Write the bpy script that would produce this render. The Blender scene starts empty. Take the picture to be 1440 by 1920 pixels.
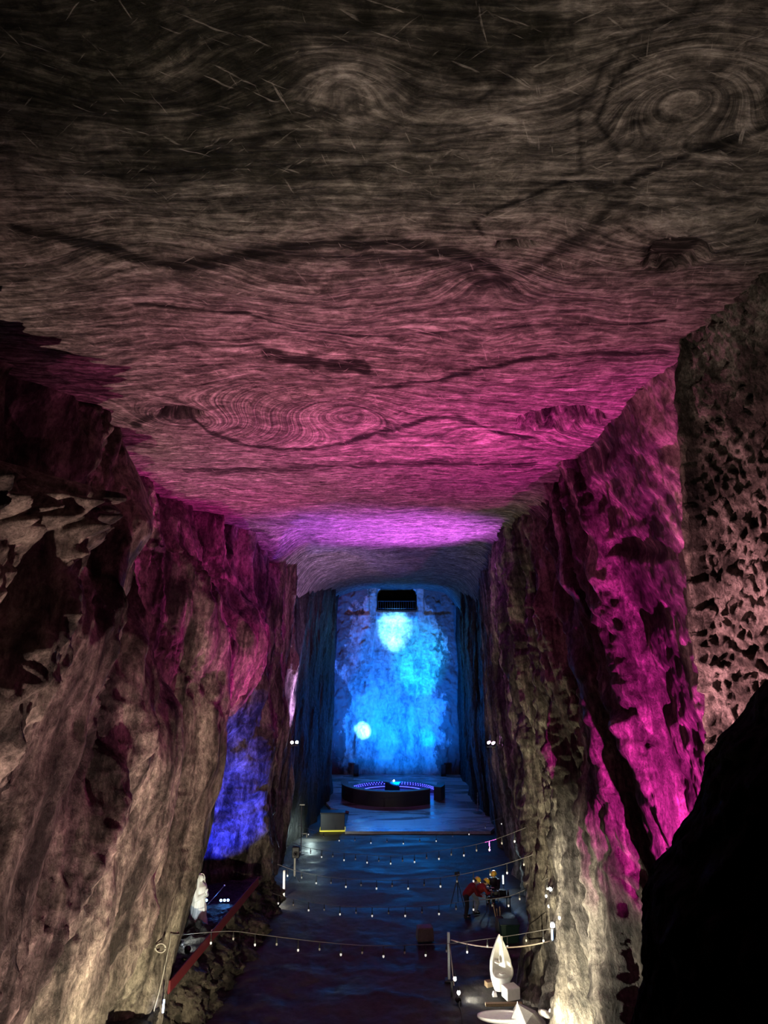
import bpy, math, random
import numpy as np
from mathutils import Vector, Matrix

random.seed(7)
RNG = np.random.RandomState(11)
COL = bpy.context.scene.collection
SC = bpy.context.scene

# ------------------------------------------------------------------ camera
F = 1387.0                      # focal length in pixels of the 1440x1920 frame
PITCH = math.atan(240 / F)      # camera tilts up a little
H = 11.3                        # camera height above the hall floor
CP, SP = math.cos(PITCH), math.sin(PITCH)


def ray(u, v):
    a = 960 - v
    return (u - 720), F * CP - a * SP, F * SP + a * CP


def at(u, v, Y):
    x, y, z = ray(u, v)
    k = Y / y
    return Vector((x * k, Y, H + z * k))


def onz(u, v, Z):
    x, y, z = ray(u, v)
    k = (Z - H) / z
    return Vector((x * k, y * k, Z))


cam_d = bpy.data.cameras.new('camera')
cam = bpy.data.objects.new('camera', cam_d)
COL.objects.link(cam)
cam.location = (0, 0, H)
cam.rotation_euler = (math.pi / 2 + PITCH, 0, 0)
cam_d.sensor_fit = 'VERTICAL'
cam_d.sensor_height = 36
cam_d.sensor_width = 27
cam_d.lens = 36 * F / 1920
cam_d.clip_end = 300
SC.camera = cam

# ------------------------------------------------------------------ noise
PERM = RNG.permutation(256)
PERM = np.concatenate([PERM, PERM, PERM])
G3 = RNG.normal(size=(256, 3))
G3 /= np.linalg.norm(G3, axis=1)[:, None]
RV = RNG.rand(256, 4)


def _h(i, j, k):
    return PERM[(PERM[(PERM[i & 255] + j) & 255] + k) & 255]


def pn(x, y, z):
    xi, yi, zi = np.floor(x).astype(int), np.floor(y).astype(int), np.floor(z).astype(int)
    fx, fy, fz = x - xi, y - yi, z - zi
    w = lambda t: t * t * t * (t * (t * 6 - 15) + 10)
    wx, wy, wz = w(fx), w(fy), w(fz)
    r = 0
    for a in (0, 1):
        for b in (0, 1):
            for c in (0, 1):
                g = G3[_h(xi + a, yi + b, zi + c)]
                d = g[..., 0] * (fx - a) + g[..., 1] * (fy - b) + g[..., 2] * (fz - c)
                r = r + d * (wx if a else 1 - wx) * (wy if b else 1 - wy) * (wz if c else 1 - wz)
    return r * 1.6


def fbm(x, y, z, o=4, g=0.5):
    r, a = 0, 1.0
    for i in range(o):
        r = r + a * pn(x + 17 * i, y + 31 * i, z)
        x, y, z, a = x * 2.03, y * 2.03, z * 2.03, a * g
    return r


def ridge(x, y, z, o=3, g=0.5):
    r, a = 0, 1.0
    for i in range(o):
        r = r + a * (1 - 2 * np.abs(pn(x + 13 * i, y + 7 * i, z)))
        x, y, z, a = x * 2.1, y * 2.1, z * 2.1, a * g
    return r


def facet(x, y, z, tilt=1.0, sharp=11.0):
    """broken rock: every cell is a tilted plane"""
    xi, yi, zi = np.floor(x).astype(int), np.floor(y).astype(int), np.floor(z).astype(int)
    ws = np.full(x.shape, 1e-9)
    val = np.zeros(x.shape)
    for a in (-1, 0, 1):
        for b in (-1, 0, 1):
            for c in (-1, 0, 1):
                h = _h(xi + a, yi + b, zi + c)
                r = RV[h]
                dx, dy, dz = x - (xi + a + r[..., 0]), y - (yi + b + r[..., 1]), z - (zi + c + r[..., 2])
                d = dx * dx + dy * dy + dz * dz
                g = G3[(h * 7 + 3) & 255]
                v = r[..., 3] - .5 + tilt * (g[..., 0] * dx + g[..., 1] * dy + g[..., 2] * dz)
                e = np.exp(-sharp * d)
                ws += e
                val += e * v
    return val / ws


def sstep(a, b, x):
    t = np.clip((x - a) / (b - a), 0, 1)
    return t * t * (3 - 2 * t)


# ------------------------------------------------------------------ node helpers
def new_mat(name):
    m = bpy.data.materials.new(name)
    m.use_nodes = True
    nt = m.node_tree
    return m, nt, nt.nodes['Principled BSDF']


class NT:
    def __init__(s, nt):
        s.nt = nt

    def n(s, kind, **kw):
        nd = s.nt.nodes.new(kind)
        for k, v in kw.items():
            if k.startswith('i_'):
                nd.inputs[k[2:].replace('_', ' ')].default_value = v
            else:
                setattr(nd, k, v)
        return nd

    def l(s, a, b):
        s.nt.links.new(a, b)

    def math(s, op, a, b=None):
        nd = s.n('ShaderNodeMath', operation=op)
        for i, q in enumerate((a, b)):
            if q is None:
                continue
            if isinstance(q, (int, float)):
                nd.inputs[i].default_value = q
            else:
                s.l(q, nd.inputs[i])
        return nd.outputs[0]

    def ramp(s, fac, stops):
        nd = s.n('ShaderNodeValToRGB')
        cr = nd.color_ramp
        while len(cr.elements) < len(stops):
            cr.elements.new(.5)
        for e, (p, c) in zip(cr.elements, stops):
            e.position = p
            e.color = (*c, 1) if len(c) == 3 else c
        s.l(fac, nd.inputs[0])
        return nd.outputs[0]

    def mix(s, fac, a, b, mode='MIX'):
        nd = s.n('ShaderNodeMix', data_type='RGBA', blend_type=mode)
        for idx, q in ((0, fac), (6, a), (7, b)):
            if isinstance(q, (int, float)):
                nd.inputs[idx].default_value = q
            elif isinstance(q, tuple):
                nd.inputs[idx].default_value = (*q, 1)
            else:
                s.l(q, nd.inputs[idx])
        return nd.outputs[2]

    def noise(s, vec, scale, detail=6, rough=.55, dist=0):
        nd = s.n('ShaderNodeTexNoise')
        nd.inputs['Scale'].default_value = scale
        nd.inputs['Detail'].default_value = detail
        nd.inputs['Roughness'].default_value = rough
        nd.inputs['Distortion'].default_value = dist
        s.l(vec, nd.inputs['Vector'])
        return nd.outputs[0]

    def mapping(s, vec, scale=(1, 1, 1), rot=(0, 0, 0)):
        nd = s.n('ShaderNodeMapping')
        nd.inputs['Scale'].default_value = scale
        nd.inputs['Rotation'].default_value = rot
        s.l(vec, nd.inputs['Vector'])
        return nd.outputs[0]


def simple(name, color, rough=.5, metal=0, grain=.15, scale=40, emit=None, es=0, bump=.1):
    m, nt, b = new_mat(name)
    k = NT(nt)
    tc = k.n('ShaderNodeTexCoord').outputs['Object']
    n = k.noise(tc, scale, 4)
    lo = tuple(c * (1 - grain) for c in color)
    hi = tuple(min(1, c * (1 + grain)) for c in color)
    k.l(k.ramp(n, [(.3, lo), (.7, hi)]), b.inputs['Base Color'])
    b.inputs['Roughness'].default_value = rough
    b.inputs['Metallic'].default_value = metal
    if emit:
        b.inputs['Emission Color'].default_value = (*emit, 1)
        b.inputs['Emission Strength'].default_value = es
    elif bump:
        bp = k.n('ShaderNodeBump')
        bp.inputs['Strength'].default_value = bump
        bp.inputs['Distance'].default_value = .01
        k.l(n, bp.inputs['Height'])
        k.l(bp.outputs[0], b.inputs['Normal'])
    return m


def rock_mat(name, dark, mid, light, rot=0.3, stretch=.22, rough=.5, bump=.9, fine=9.0, spec=.2, grain=(.22, 1.7), cut=(.4, .58)):
    """mined salt rock: long leaning bands of dark rock and pale salt, crumbly grain"""
    m, nt, b = new_mat(name)
    k = NT(nt)
    tc = k.n('ShaderNodeTexCoord').outputs['Object']
    def lean(sz):
        nd = k.n('ShaderNodeMapping', vector_type='TEXTURE')
        nd.inputs['Rotation'].default_value = (rot, 0, 0)
        nd.inputs['Scale'].default_value = (1, 1, 1 / sz)
        k.l(tc, nd.inputs['Vector'])
        return nd.outputs[0]
    st = lean(stretch)
    big = k.noise(st, .55, 5, .6, .6)
    med = k.noise(st, 2.2, 8, .65, .5)
    vor = k.n('ShaderNodeTexVoronoi', feature='F1')
    vor.inputs['Scale'].default_value = fine * .5
    k.l(lean(.6), vor.inputs['Vector'])
    sm = k.noise(lean(.55), fine, 9, .74)
    s = k.math('ADD', k.math('MULTIPLY', big, .5), k.math('MULTIPLY', med, .5))
    c = k.ramp(s, [(cut[0], dark), (.5, mid), (cut[1], light)])
    g = k.ramp(sm, [(.36, (grain[0],) * 3), (.52, (1, 1, 1)), (.66, (grain[1],) * 3)])
    c = k.mix(.8, c, g, 'MULTIPLY')
    k.l(c, b.inputs['Base Color'])
    rr = k.ramp(sm, [(.3, (rough + .25,) * 3), (.7, (rough - .12,) * 3)])
    k.l(rr, b.inputs['Roughness'])
    b.inputs['Specular IOR Level'].default_value = spec
    hgt = k.math('ADD', k.math('MULTIPLY', med, 1.2),
                 k.math('ADD', k.math('MULTIPLY', sm, .8), k.math('MULTIPLY', vor.outputs['Distance'], .3)))
    bp = k.n('ShaderNodeBump')
    bp.inputs['Strength'].default_value = bump
    bp.inputs['Distance'].default_value = .16
    k.l(hgt, bp.inputs['Height'])
    k.l(bp.outputs[0], b.inputs['Normal'])
    return m


# ------------------------------------------------------------------ mesh helpers
def mesh_np(name, V, Fq, smooth=True):
    me = bpy.data.meshes.new(name)
    nv, nf = len(V), len(Fq)
    me.vertices.add(nv)
    me.vertices.foreach_set('co', np.ascontiguousarray(V, dtype=np.float32).ravel())
    me.loops.add(nf * 4)
    me.loops.foreach_set('vertex_index', np.ascontiguousarray(Fq, dtype=np.int32).ravel())
    me.polygons.add(nf)
    me.polygons.foreach_set('loop_start', np.arange(0, nf * 4, 4, dtype=np.int32))
    me.polygons.foreach_set('use_smooth', np.full(nf, smooth, dtype=bool))
    me.update(calc_edges=True)
    me.validate()
    return me


def grid_faces(n, m, flip=False):
    i = np.arange(n * m).reshape(n, m)
    a, b, c, d = i[:-1, :-1], i[1:, :-1], i[1:, 1:], i[:-1, 1:]
    q = (a, d, c, b) if flip else (a, b, c, d)
    return np.stack([t.ravel() for t in q], 1)


def attr(me, name, vals):
    a = me.attributes.new(name, 'FLOAT', 'POINT')
    a.data.foreach_set('value', np.ascontiguousarray(vals, dtype=np.float32).ravel())


def link(name, me, mat=None, parent=None):
    o = bpy.data.objects.new(name, me)
    COL.objects.link(o)
    if mat:
        me.materials.append(mat)
    if parent:
        o.parent = parent
    return o


def struct(o):
    o['kind'] = 'structure'
    return o


class MB:
    """collects shapes, links them as one mesh"""

    def __init__(s):
        s.v, s.f = [], []

    def add(s, vs, fs):
        b = len(s.v)
        s.v += [tuple(q) for q in vs]
        s.f += [tuple(i + b for i in q) for q in fs]
        return s

    def box(s, c, d, M=None, top=1.0):
        x, y, z = d[0] / 2, d[1] / 2, d[2] / 2
        vs = [Vector((sx * x * (top if sz > 0 else 1), sy * y * (top if sz > 0 else 1), sz * z)) for sz in (-1, 1) for sy in (-1, 1) for sx in (-1, 1)]
        if M is not None:
            vs = [M @ q for q in vs]
        vs = [q + Vector(c) for q in vs]
        return s.add(vs, [(0, 2, 3, 1), (4, 5, 7, 6), (0, 1, 5, 4), (2, 6, 7, 3), (0, 4, 6, 2), (1, 3, 7, 5)])

    def cap(s, p0, p1, r0, r1, seg=12, k=4):
        """tapered rod with round ends"""
        p0, p1 = Vector(p0), Vector(p1)
        d = p1 - p0
        if d.length < 1e-6:
            d = Vector((0, 0, 1e-4))
        q = d.to_track_quat('Z', 'Y')
        L = d.length
        prof = []
        for i in range(k + 1):
            t = -math.pi / 2 + i * math.pi / 2 / k
            prof.append((r0 * math.cos(t), r0 * math.sin(t)))
        for i in range(k + 1):
            t = i * math.pi / 2 / k
            prof.append((r1 * math.cos(t), L + r1 * math.sin(t)))
        return s.lathe(prof, seg, p0, q)

    def lathe(s, prof, seg=16, base=(0, 0, 0), q=None, sx=1, sy=1):
        vs, fs = [], []
        for r, z in prof:
            r = max(r, 1e-5)
            for j in range(seg):
                a = 2 * math.pi * j / seg
                p = Vector((r * math.cos(a) * sx, r * math.sin(a) * sy, z))
                if q is not None:
                    p = q @ p
                vs.append(p + Vector(base))
        n = len(prof)
        for i in range(n - 1):
            for j in range(seg):
                a, b = i * seg + j, i * seg + (j + 1) % seg
                fs.append((a, b, b + seg, a + seg))
        fs.append(tuple(range(seg - 1, -1, -1)))
        fs.append(tuple(range((n - 1) * seg, n * seg)))
        return s.add(vs, fs)

    def ell(s, c, r, q=None, seg=16, k=10):
        vs, fs = [], []
        for i in range(k + 1):
            t = math.pi * i / k
            for j in range(seg):
                a = 2 * math.pi * j / seg
                p = Vector((r[0] * math.sin(t) * math.cos(a), r[1] * math.sin(t) * math.sin(a), -r[2] * math.cos(t)))
                if q is not None:
                    p = q @ p
                vs.append(p + Vector(c))
        for i in range(k):
            for j in range(seg):
                a, b = i * seg + j, i * seg + (j + 1) % seg
                fs.append((a, b, b + seg, a + seg))
        return s.add(vs, fs)

    def tube(s, pts, r, seg=6):
        pts = [Vector(p) for p in pts]
        vs, fs = [], []
        for i, p in enumerate(pts):
            t = (pts[min(i + 1, len(pts) - 1)] - pts[max(i - 1, 0)]).normalized()
            up = Vector((0, 0, 1)) if abs(t.z) < .95 else Vector((1, 0, 0))
            a = t.cross(up).normalized()
            b = a.cross(t)
            for j in range(seg):
                an = 2 * math.pi * j / seg
                vs.append(p + a * r * math.cos(an) + b * r * math.sin(an))
        for i in range(len(pts) - 1):
            for j in range(seg):
                q, w = i * seg + j, i * seg + (j + 1) % seg
                fs.append((q, w, w + seg, q + seg))
        fs.append(tuple(range(seg - 1, -1, -1)))
        fs.append(tuple(range((len(pts) - 1) * seg, len(pts) * seg)))
        return s.add(vs, fs)

    def build(s, name, mat, parent=None, smooth=False, voxel=None, bevel=None, rel=5, sub=0):
        me = bpy.data.meshes.new(name)
        me.from_pydata(s.v, [], s.f)
        me.update()
        o = bpy.data.objects.new(name, me)
        COL.objects.link(o)
        mods = []
        if voxel:
            md = o.modifiers.new('r', 'REMESH')
            md.mode = 'VOXEL'
            md.voxel_size = voxel
            ms = o.modifiers.new('s', 'SMOOTH')
            ms.iterations = rel
            ms.factor = .5
        if bevel:
            md = o.modifiers.new('b', 'BEVEL')
            md.width = bevel
            md.segments = 2
            md.limit_method = 'ANGLE'
        if sub:
            md = o.modifiers.new('u', 'SUBSURF')
            md.levels = sub
            md.render_levels = sub
        if o.modifiers:
            dg = bpy.context.evaluated_depsgraph_get()
            me2 = bpy.data.meshes.new_from_object(o.evaluated_get(dg))
            o.modifiers.clear()
            o.data = me2
            bpy.data.meshes.remove(me)
            me = me2
            me.name = name
        me.materials.clear()
        me.materials.append(mat)
        if smooth or voxel:
            me.polygons.foreach_set('use_smooth', [True] * len(me.polygons))
        if parent:
            o.parent = parent
        return o


def tag(o, label, cat, group=None):
    o['label'] = label
    o['category'] = cat
    if group:
        o['group'] = group
    return o


def thing(name, label, cat, loc=(0, 0, 0), rz=0, group=None):
    o = bpy.data.objects.new(name, None)
    COL.objects.link(o)
    o.location = loc
    o.rotation_euler = (0, 0, rz)
    o.empty_display_size = .2
    return tag(o, label, cat, group)


# ------------------------------------------------------------------ lights
def spot(name, loc, aim, color, power, angle=90, blend=.6, radius=.12):
    d = bpy.data.lights.new(name, 'SPOT')
    d.color = color
    d.energy = power
    d.spot_size = math.radians(angle)
    d.spot_blend = blend
    d.shadow_soft_size = radius
    o = bpy.data.objects.new(name, d)
    COL.objects.link(o)
    o.location = loc
    o.rotation_euler = (Vector(aim) - Vector(loc)).to_track_quat('-Z', 'Y').to_euler()
    return o


def point(name, loc, color, power, radius=.1):
    d = bpy.data.lights.new(name, 'POINT')
    d.color = color
    d.energy = power
    d.shadow_soft_size = radius
    o = bpy.data.objects.new(name, d)
    COL.objects.link(o)
    o.location = loc
    return o


# ------------------------------------------------------------------ materials of the rock
M_left = rock_mat('salt_rock_left', (.022, .019, .016), (.11, .092, .08), (.36, .315, .26), rot=-.35, cut=(.43, .61))
M_right = rock_mat('salt_rock_right', (.016, .014, .012), (.09, .08, .07), (.33, .3, .25), rot=-.42, stretch=.16)
M_panel = rock_mat('crumbly_salt', (.016, .014, .012), (.13, .115, .1), (.42, .38, .34), rot=0, stretch=.9, bump=1, fine=22)
M_back = rock_mat('salt_rock_back', (.2, .2, .2), (.45, .44, .42), (.6, .58, .55), rot=0, stretch=.5, bump=.55, fine=4, rough=.55, grain=(.7, 1.25))
M_black = rock_mat('unlit_black_rock', (.004, .004, .0035), (.006, .0055, .005), (.009, .008, .007), rot=.2, bump=.8, rough=.75, spec=.03)
M_terr = rock_mat('terrace_rock', (.015, .013, .012), (.05, .043, .036), (.13, .11, .09), rot=0, stretch=.7)

LEV = np.array([-.6, 2, 5, 8, 11, 14, 17.6])


def catmull(K, t):
    """K (n,...) knots, t float array in 0..n-1 ; monotone-ish catmull with reduced tension"""
    n = len(K)
    i = np.clip(np.floor(t).astype(int), 0, n - 2)
    f = (t - i)[(...,) + (None,) * (K.ndim - 1)]
    p0, p1, p2, p3 = K[np.clip(i - 1, 0, n - 1)], K[i], K[i + 1], K[np.clip(i + 2, 0, n - 1)]
    ten = .32
    m1, m2 = ten * (p2 - p0), ten * (p3 - p1)
    f2, f3 = f * f, f * f * f
    return (2 * f3 - 3 * f2 + 1) * p1 + (f3 - 2 * f2 + f) * m1 + (-2 * f3 + 3 * f2) * p2 + (f3 - f2) * m2


def loft(ribs, lean, ns, nz, dens=None):
    """ribs: list of (Y, [X at LEV]) -> grid of positions (ns,nz,3)"""
    K = np.array([[(x, y + np.interp(y, *lean) * (z - 8), z) for x, z in zip(xs, LEV)] for y, xs in ribs])
    mid = K[:, 3]
    seg = np.linalg.norm(np.diff(mid[:, :2], axis=0), axis=1)
    ymid = .5 * (mid[1:, 1] + mid[:-1, 1])
    wgt = np.maximum(seg, .5) / np.maximum(ymid, 7)
    for i_, f_ in (dens or {}).items():
        wgt[i_] *= f_
    cum = np.concatenate([[0], np.cumsum(wgt)])
    t = np.interp(np.linspace(0, cum[-1], ns), cum, np.arange(len(ribs)))
    A = catmull(K, t)                            # ns, 7, 3
    zt = np.interp(np.linspace(LEV[0], LEV[-1], nz), LEV, np.arange(7))
    B = catmull(np.swapaxes(A, 0, 1), zt)        # nz, ns, 3
    return np.swapaxes(B, 0, 1), t


def normals(P, sgn):
    a = np.gradient(P, axis=0)
    b = np.gradient(P, axis=1)
    n = np.cross(a, b)
    n /= np.linalg.norm(n, axis=2)[..., None] + 1e-9
    return n * sgn


# ---- left wall ----
LR = [
    (3.0, [-9, -8.5, -8, -7.5, -7, -6.2, -5.0]),
    (9.0, [-9, -8.5, -7.8, -7.0, -6.3, -6.3, -5.2]),
    (11.5, [-8.6, -8.2, -7.5, -6.8, -6.2, -6.3, -5.9]),
    (14.0, [-8.2, -7.8, -7.2, -6.6, -6.2, -6.6, -6.8]),
    (15.2, [-8.0, -7.5, -7.0, -6.5, -6.1, -7.0, -6.7]),
    (16.6, [-7.7, -7.3, -6.8, -6.2, -6.0, -6.2, -6.5]),
    (17.6, [-7.7, -7.2, -6.7, -6.2, -6.3, -6.8, -7.2]),
    (18.6, [-7.6, -7.2, -6.7, -6.2, -6.6, -7.8, -8.2]),
    (22.0, [-7.1, -6.9, -6.2, -5.6, -6.2, -7.7, -8.5]),
    (25.0, [-6.7, -6.3, -5.7, -5.1, -5.6, -7.3, -8.4]),
    (25.8, [-7.6, -7.4, -7.0, -5.9, -5.5, -7.1, -8.4]),
    (26.6, [-9.5, -9.5, -9.0, -7.0, -5.5, -7.0, -8.3]),
    (29.0, [-10, -10, -9.5, -7.4, -5.6, -6.8, -8.1]),
    (32.3, [-8.7, -8.5, -8.0, -6.6, -5.6, -6.4, -7.2]),
    (34.0, [-5.1, -5.2, -5.3, -5.45, -5.6, -6.0, -6.4]),
    (35.0, [-5.2, -5.3, -5.4, -5.5, -5.6, -5.9, -6.2]),
    (38.0, [-5.6, -5.6, -5.5, -5.4, -5.4, -5.6, -5.8]),
    (40.6, [-5.2, -5.2, -5.1, -5.0, -5.0, -5.1, -5.3]),
    (42.0, [-5.3, -5.2, -5.1, -5.0, -5.0, -5.1, -5.3]),
    (43.0, [-5.5, -5.4, -5.3, -5.2, -5.2, -5.3, -5.4]),
    (46.5, [-4.7, -4.7, -4.7, -4.7, -4.7, -4.8, -4.9]),
    (52.0, [-4.3, -4.3, -4.3, -4.3, -4.3, -4.3, -4.3]),
    (57.0, [-3.9, -3.85, -3.85, -3.85, -3.8, -3.8, -3.7]),
    (58.5, [-4.5, -4.4, -4.4, -4.4, -4.3, -4.2, -3.9]),
    (62.0, [-4.7, -4.6, -4.6, -4.5, -4.4, -4.2, -3.9]),
    (67.5, [-4.5, -4.4, -4.3, -4.3, -4.2, -4.0, -3.8]),
]
P, tt = loft(LR, ((5, 10, 20, 27, 34, 44), (0, .16, .16, .16, .08, 0)), 1000, 400)
N = normals(P, 1)
X, Y, Z = P[..., 0], P[..., 1], P[..., 2]
ls = Y - .45 * Z                                  # bands lean away from the camera going up
far = sstep(46, 30, Y) * .75 + .25
ni = (sstep(25.6, 26.6, Y) * sstep(35, 33, Y) * sstep(9, 7.5, Z))
brk = sstep(-.05, .35, pn(Y / 2.2, X * 0, Z / 2.6))          # patches of broken rock between clean slabs
la = .35 * Y + Z                                            # coordinate along the leaning bands
D = .6 * ridge(ls / 3.0, la * 0, la / 11, 2, .4) - .4
D += .8 * facet(ls / 1.9 + .3 * pn(la / 3, ls / 3, la * 0), la * 0 + .5, la / 7.5, .8)
D += .20 * facet(ls / .8 + 4, la * 0 + 3.5, la / 4, .8)
D += .16 * ridge(ls / 1.0 + .5 * pn(la / 2, ls, la * 0), la * 0 + 3, la / 4, 2, .5)
D += brk * (.12 * ridge(Y / .6 + .3 * pn(Z / .4, Y / .4, Z * 0), X / .6, Z / .8, 3, .6) - .06)
D += .07 * fbm(ls / .7, X / .7, la / 1.4, 3, .55)
# crumbly ledge under the upper recess, close to the camera
led = np.exp(-((Z - 13.5) / .7) ** 2) * sstep(15.5, 13.5, Y)
D += led * (.7 + .5 * facet(Y / .35, X / .35, Z / .35, 1.4))
D -= 1.7 * sstep(14.0, 14.4, Z + .3 * pn(Y / .8, X, Z)) * sstep(17.3, 16.3, Z) * sstep(15.2, 14.2, Y)
D += ni * .9 * (.25 * facet(X / .8, Y / .8, Z / 1.1, 1.2, 20) + .12 * fbm(X / .4, Y / .4, Z / .4, 3, .6))
D *= far * (1 - .2 * ni) * (1 - .6 * np.exp(-((Y - .16 * (Z - 8) - 25) / 2.2) ** 2) * sstep(10, 8, Z))
P = P + N * D[..., None]
TL = tt
wl = link('wall_left', mesh_np('wall_left', P.reshape(-1, 3), grid_faces(1000, 400)), M_left)
struct(wl)

# ---- right wall ----
RR = [
    (3.0, [8.5, 8.3, 8, 7.5, 7, 6, 5.0]),
    (9.0, [8.0, 7.9, 7.7, 7.5, 7.2, 6.6, 5.1]),
    (10.6, [6.7, 6.6, 6.5, 6.4, 6.3, 6.1, 5.2]),
    (12.05, [5.32, 5.3, 5.25, 5.2, 5.2, 5.2, 5.2]),
    (12.25, [6.0, 6.0, 5.9, 5.8, 5.7, 5.5, 5.25]),
    (12.8, [7.3, 7.3, 7.2, 7.1, 6.8, 6.1, 5.3]),
    (15.5, [7.6, 7.6, 7.5, 7.3, 6.9, 6.2, 5.3]),
    (18.4, [7.3, 7.3, 7.2, 7.1, 6.9, 6.3, 5.4]),
    (19.2, [6.4, 6.5, 6.6, 6.5, 6.4, 6.0, 5.6]),
    (20.5, [6.5, 6.6, 6.8, 6.8, 6.7, 6.3, 5.8]),
    (21.2, [5.9, 6.0, 6.1, 6.1, 6.1, 6.0, 5.9]),
    (23.0, [6.3, 6.4, 6.5, 6.5, 6.5, 6.4, 6.2]),
    (24.2, [5.5, 5.8, 5.9, 5.9, 6.0, 6.1, 6.1]),
    (28.2, [5.6, 6.0, 6.1, 6.1, 6.1, 6.2, 6.2]),
    (30.0, [5.5, 5.6, 5.6, 5.6, 5.7, 5.9, 6.0]),
    (31.2, [6.4, 6.1, 5.9, 5.9, 5.9, 6.0, 6.1]),
    (34.0, [7.1, 6.7, 6.4, 6.2, 6.2, 6.2, 6.2]),
    (37.0, [6.9, 6.4, 6.0, 5.9, 5.9, 6.0, 6.0]),
    (41.0, [7.0, 6.7, 6.4, 6.3, 6.2, 6.2, 6.2]),
    (43.6, [6.7, 6.4, 6.1, 6.0, 6.0, 6.0, 6.0]),
    (50.0, [6.9, 6.7, 6.5, 6.4, 6.4, 6.4, 6.3]),
    (56.0, [6.3, 6.1, 6.0, 5.9, 5.9, 5.9, 5.9]),
    (58.0, [6.9, 6.7, 6.7, 6.6, 6.6, 6.5, 6.4]),
    (63.0, [6.5, 6.5, 6.5, 6.5, 6.5, 6.5, 6.4]),
    (67.5, [6.4, 6.4, 6.4, 6.4, 6.4, 6.4, 6.4]),
]
P, tt = loft(RR, ((15.5, 19, 24, 33, 40, 46), (0, .22, .42, .40, .2, 0)), 1200, 420, {0: .2, 1: 3.0, 2: 4.0})
N = normals(P, -1)
X, Y, Z = P[..., 0], P[..., 1], P[..., 2]
ls = Y - np.interp(Y, (14, 20, 36, 48), (.0, .5, .5, .1)) * (Z - 8) + .25 * pn(Y / 3, Z / 4, Z * 0)
pan = sstep(3.1, 2.95, tt)[:, None] * np.ones_like(X)        # the crumbly panel close to the camera
rec = (sstep(3.0, 3.1, tt) * sstep(7.5, 7.1, tt))[:, None] * np.ones_like(X)
far = sstep(46, 32, Y) * .7 + .3
lw = ls + .35 * pn(Z / 2.2, Y / 2, Z * 0 + 4)
D = .55 * ridge(lw / 1.7, X * 0, Z / 11, 3, .5) - .4
D += .5 * facet(lw / 1.2, X * 0 + .5, Z / 7, .9)
D += .14 * ridge(lw / .6, X * 0 + 2, Z / 3, 2, .5)
D += .07 * ridge(Y / .5 + 4, X / .5, Z / .7, 2, .6)
D *= (1 - .85 * rec)
D += rec * .14 * facet(ls / 1.2, X / .6, Z / 1.0, 1.2)
D += .06 * fbm(Y / .5, X / .5, Z / .6, 3, .6)
D = D * (1 - pan) + pan * (.10 * facet(Y / .10, X / .10, Z / .14, 1.4) + .05 * fbm(Y / .2, X / .2, Z / .25, 3, .6) + .12 * fbm(Y / 1.1, X / 1.1, Z / 1.5, 2))
base_flare = np.exp(-np.maximum(Z, 0) / .9) * np.exp(-((Y - 25) / 2.2) ** 2)
D += .55 * base_flare
D *= far
P = P + N * D[..., None]
wr = link('wall_right', mesh_np('wall_right', P.reshape(-1, 3), grid_faces(1200, 420, True)), M_right)
wr.data.materials.append(M_panel)
M_shaded = rock_mat('salt_rock_shaded', (.006, .006, .006), (.018, .017, .017), (.05, .047, .045), rot=-.1, stretch=.16)  # wall rock with the shade of the unlit far ends put into its colour
wr.data.materials.append(M_shaded)
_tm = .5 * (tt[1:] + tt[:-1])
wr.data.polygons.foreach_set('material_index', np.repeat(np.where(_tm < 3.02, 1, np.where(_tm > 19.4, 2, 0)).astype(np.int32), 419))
wl.data.materials.append(M_shaded)
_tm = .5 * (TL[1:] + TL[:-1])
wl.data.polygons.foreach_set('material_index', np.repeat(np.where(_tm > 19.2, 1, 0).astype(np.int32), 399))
struct(wr)

# ---- back wall with an arched gallery opening ----
bx = np.linspace(-5.2, 7.4, 260)
bz = np.linspace(-.6, 17.8, 380)
BX, BZ = np.meshgrid(bx, bz, indexing='ij')
OP0, OP1 = at(708, 1142, 65), at(780, 1099, 65)              # opening corners
ocx, ohw = (OP0.x + OP1.x) / 2, (OP1.x - OP0.x) / 2
oz0, oz1 = OP0.z, OP1.z
qx = np.abs(BX - ocx) / ohw
qz = (BZ - (oz0 + oz1) / 2) / ((oz1 - oz0) / 2)
sq = np.where(qz > 0, (qx ** 3 + np.abs(qz) ** 3) ** (1 / 3), np.maximum(qx, np.abs(qz)))
inside = sstep(1.05, .98, sq)
depth = 5.0 * inside
# shallow rectangular cut below the gallery that widens downwards
cw = ohw * (1.02 + .32 * np.clip((oz0 - BZ) / 6, 0, 1))
cut = .5 * sstep(.06, -.04, np.abs(BX - ocx) - cw) * sstep(oz0 - 6.5, oz0 - .5, BZ) * (BZ < oz1)
lip = .5 * np.exp(-((BZ - (oz0 - .45)) / .42) ** 4) * sstep(ohw * 1.1, ohw * 1.03, np.abs(BX - ocx))
ncut = .22 * sstep(-.2, .2, BZ - 13.6) * sstep(16.1, 15.9, BZ) * (sstep(-3.6, -3.3, BX) * sstep(-1.2, -1.4, BX) + sstep(3.4, 3.6, BX) * sstep(6.0, 5.8, BX))
rough = .2 * facet(BX / 1.3, BZ * 0, BZ / 2.3, 1.0) * (sstep(1.8, 3.4, np.abs(BX - 1.2))) \
    + .07 * facet(BX / .5, BZ * 0 + 5, BZ / .7, 1.2) * (.2 + sstep(1.8, 3.4, np.abs(BX - 1.2))) + .05 * fbm(BX / .5, BZ * 0 + 3, BZ / .5, 4, .6)
side = 1.3 * sstep(3.9, 5.6, BX) ** 2 * 0
PB = np.stack([BX, 65.2 + depth + cut - lip + ncut + rough * (1 - inside), BZ], -1)
_k = NT(M_back.node_tree)
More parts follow.
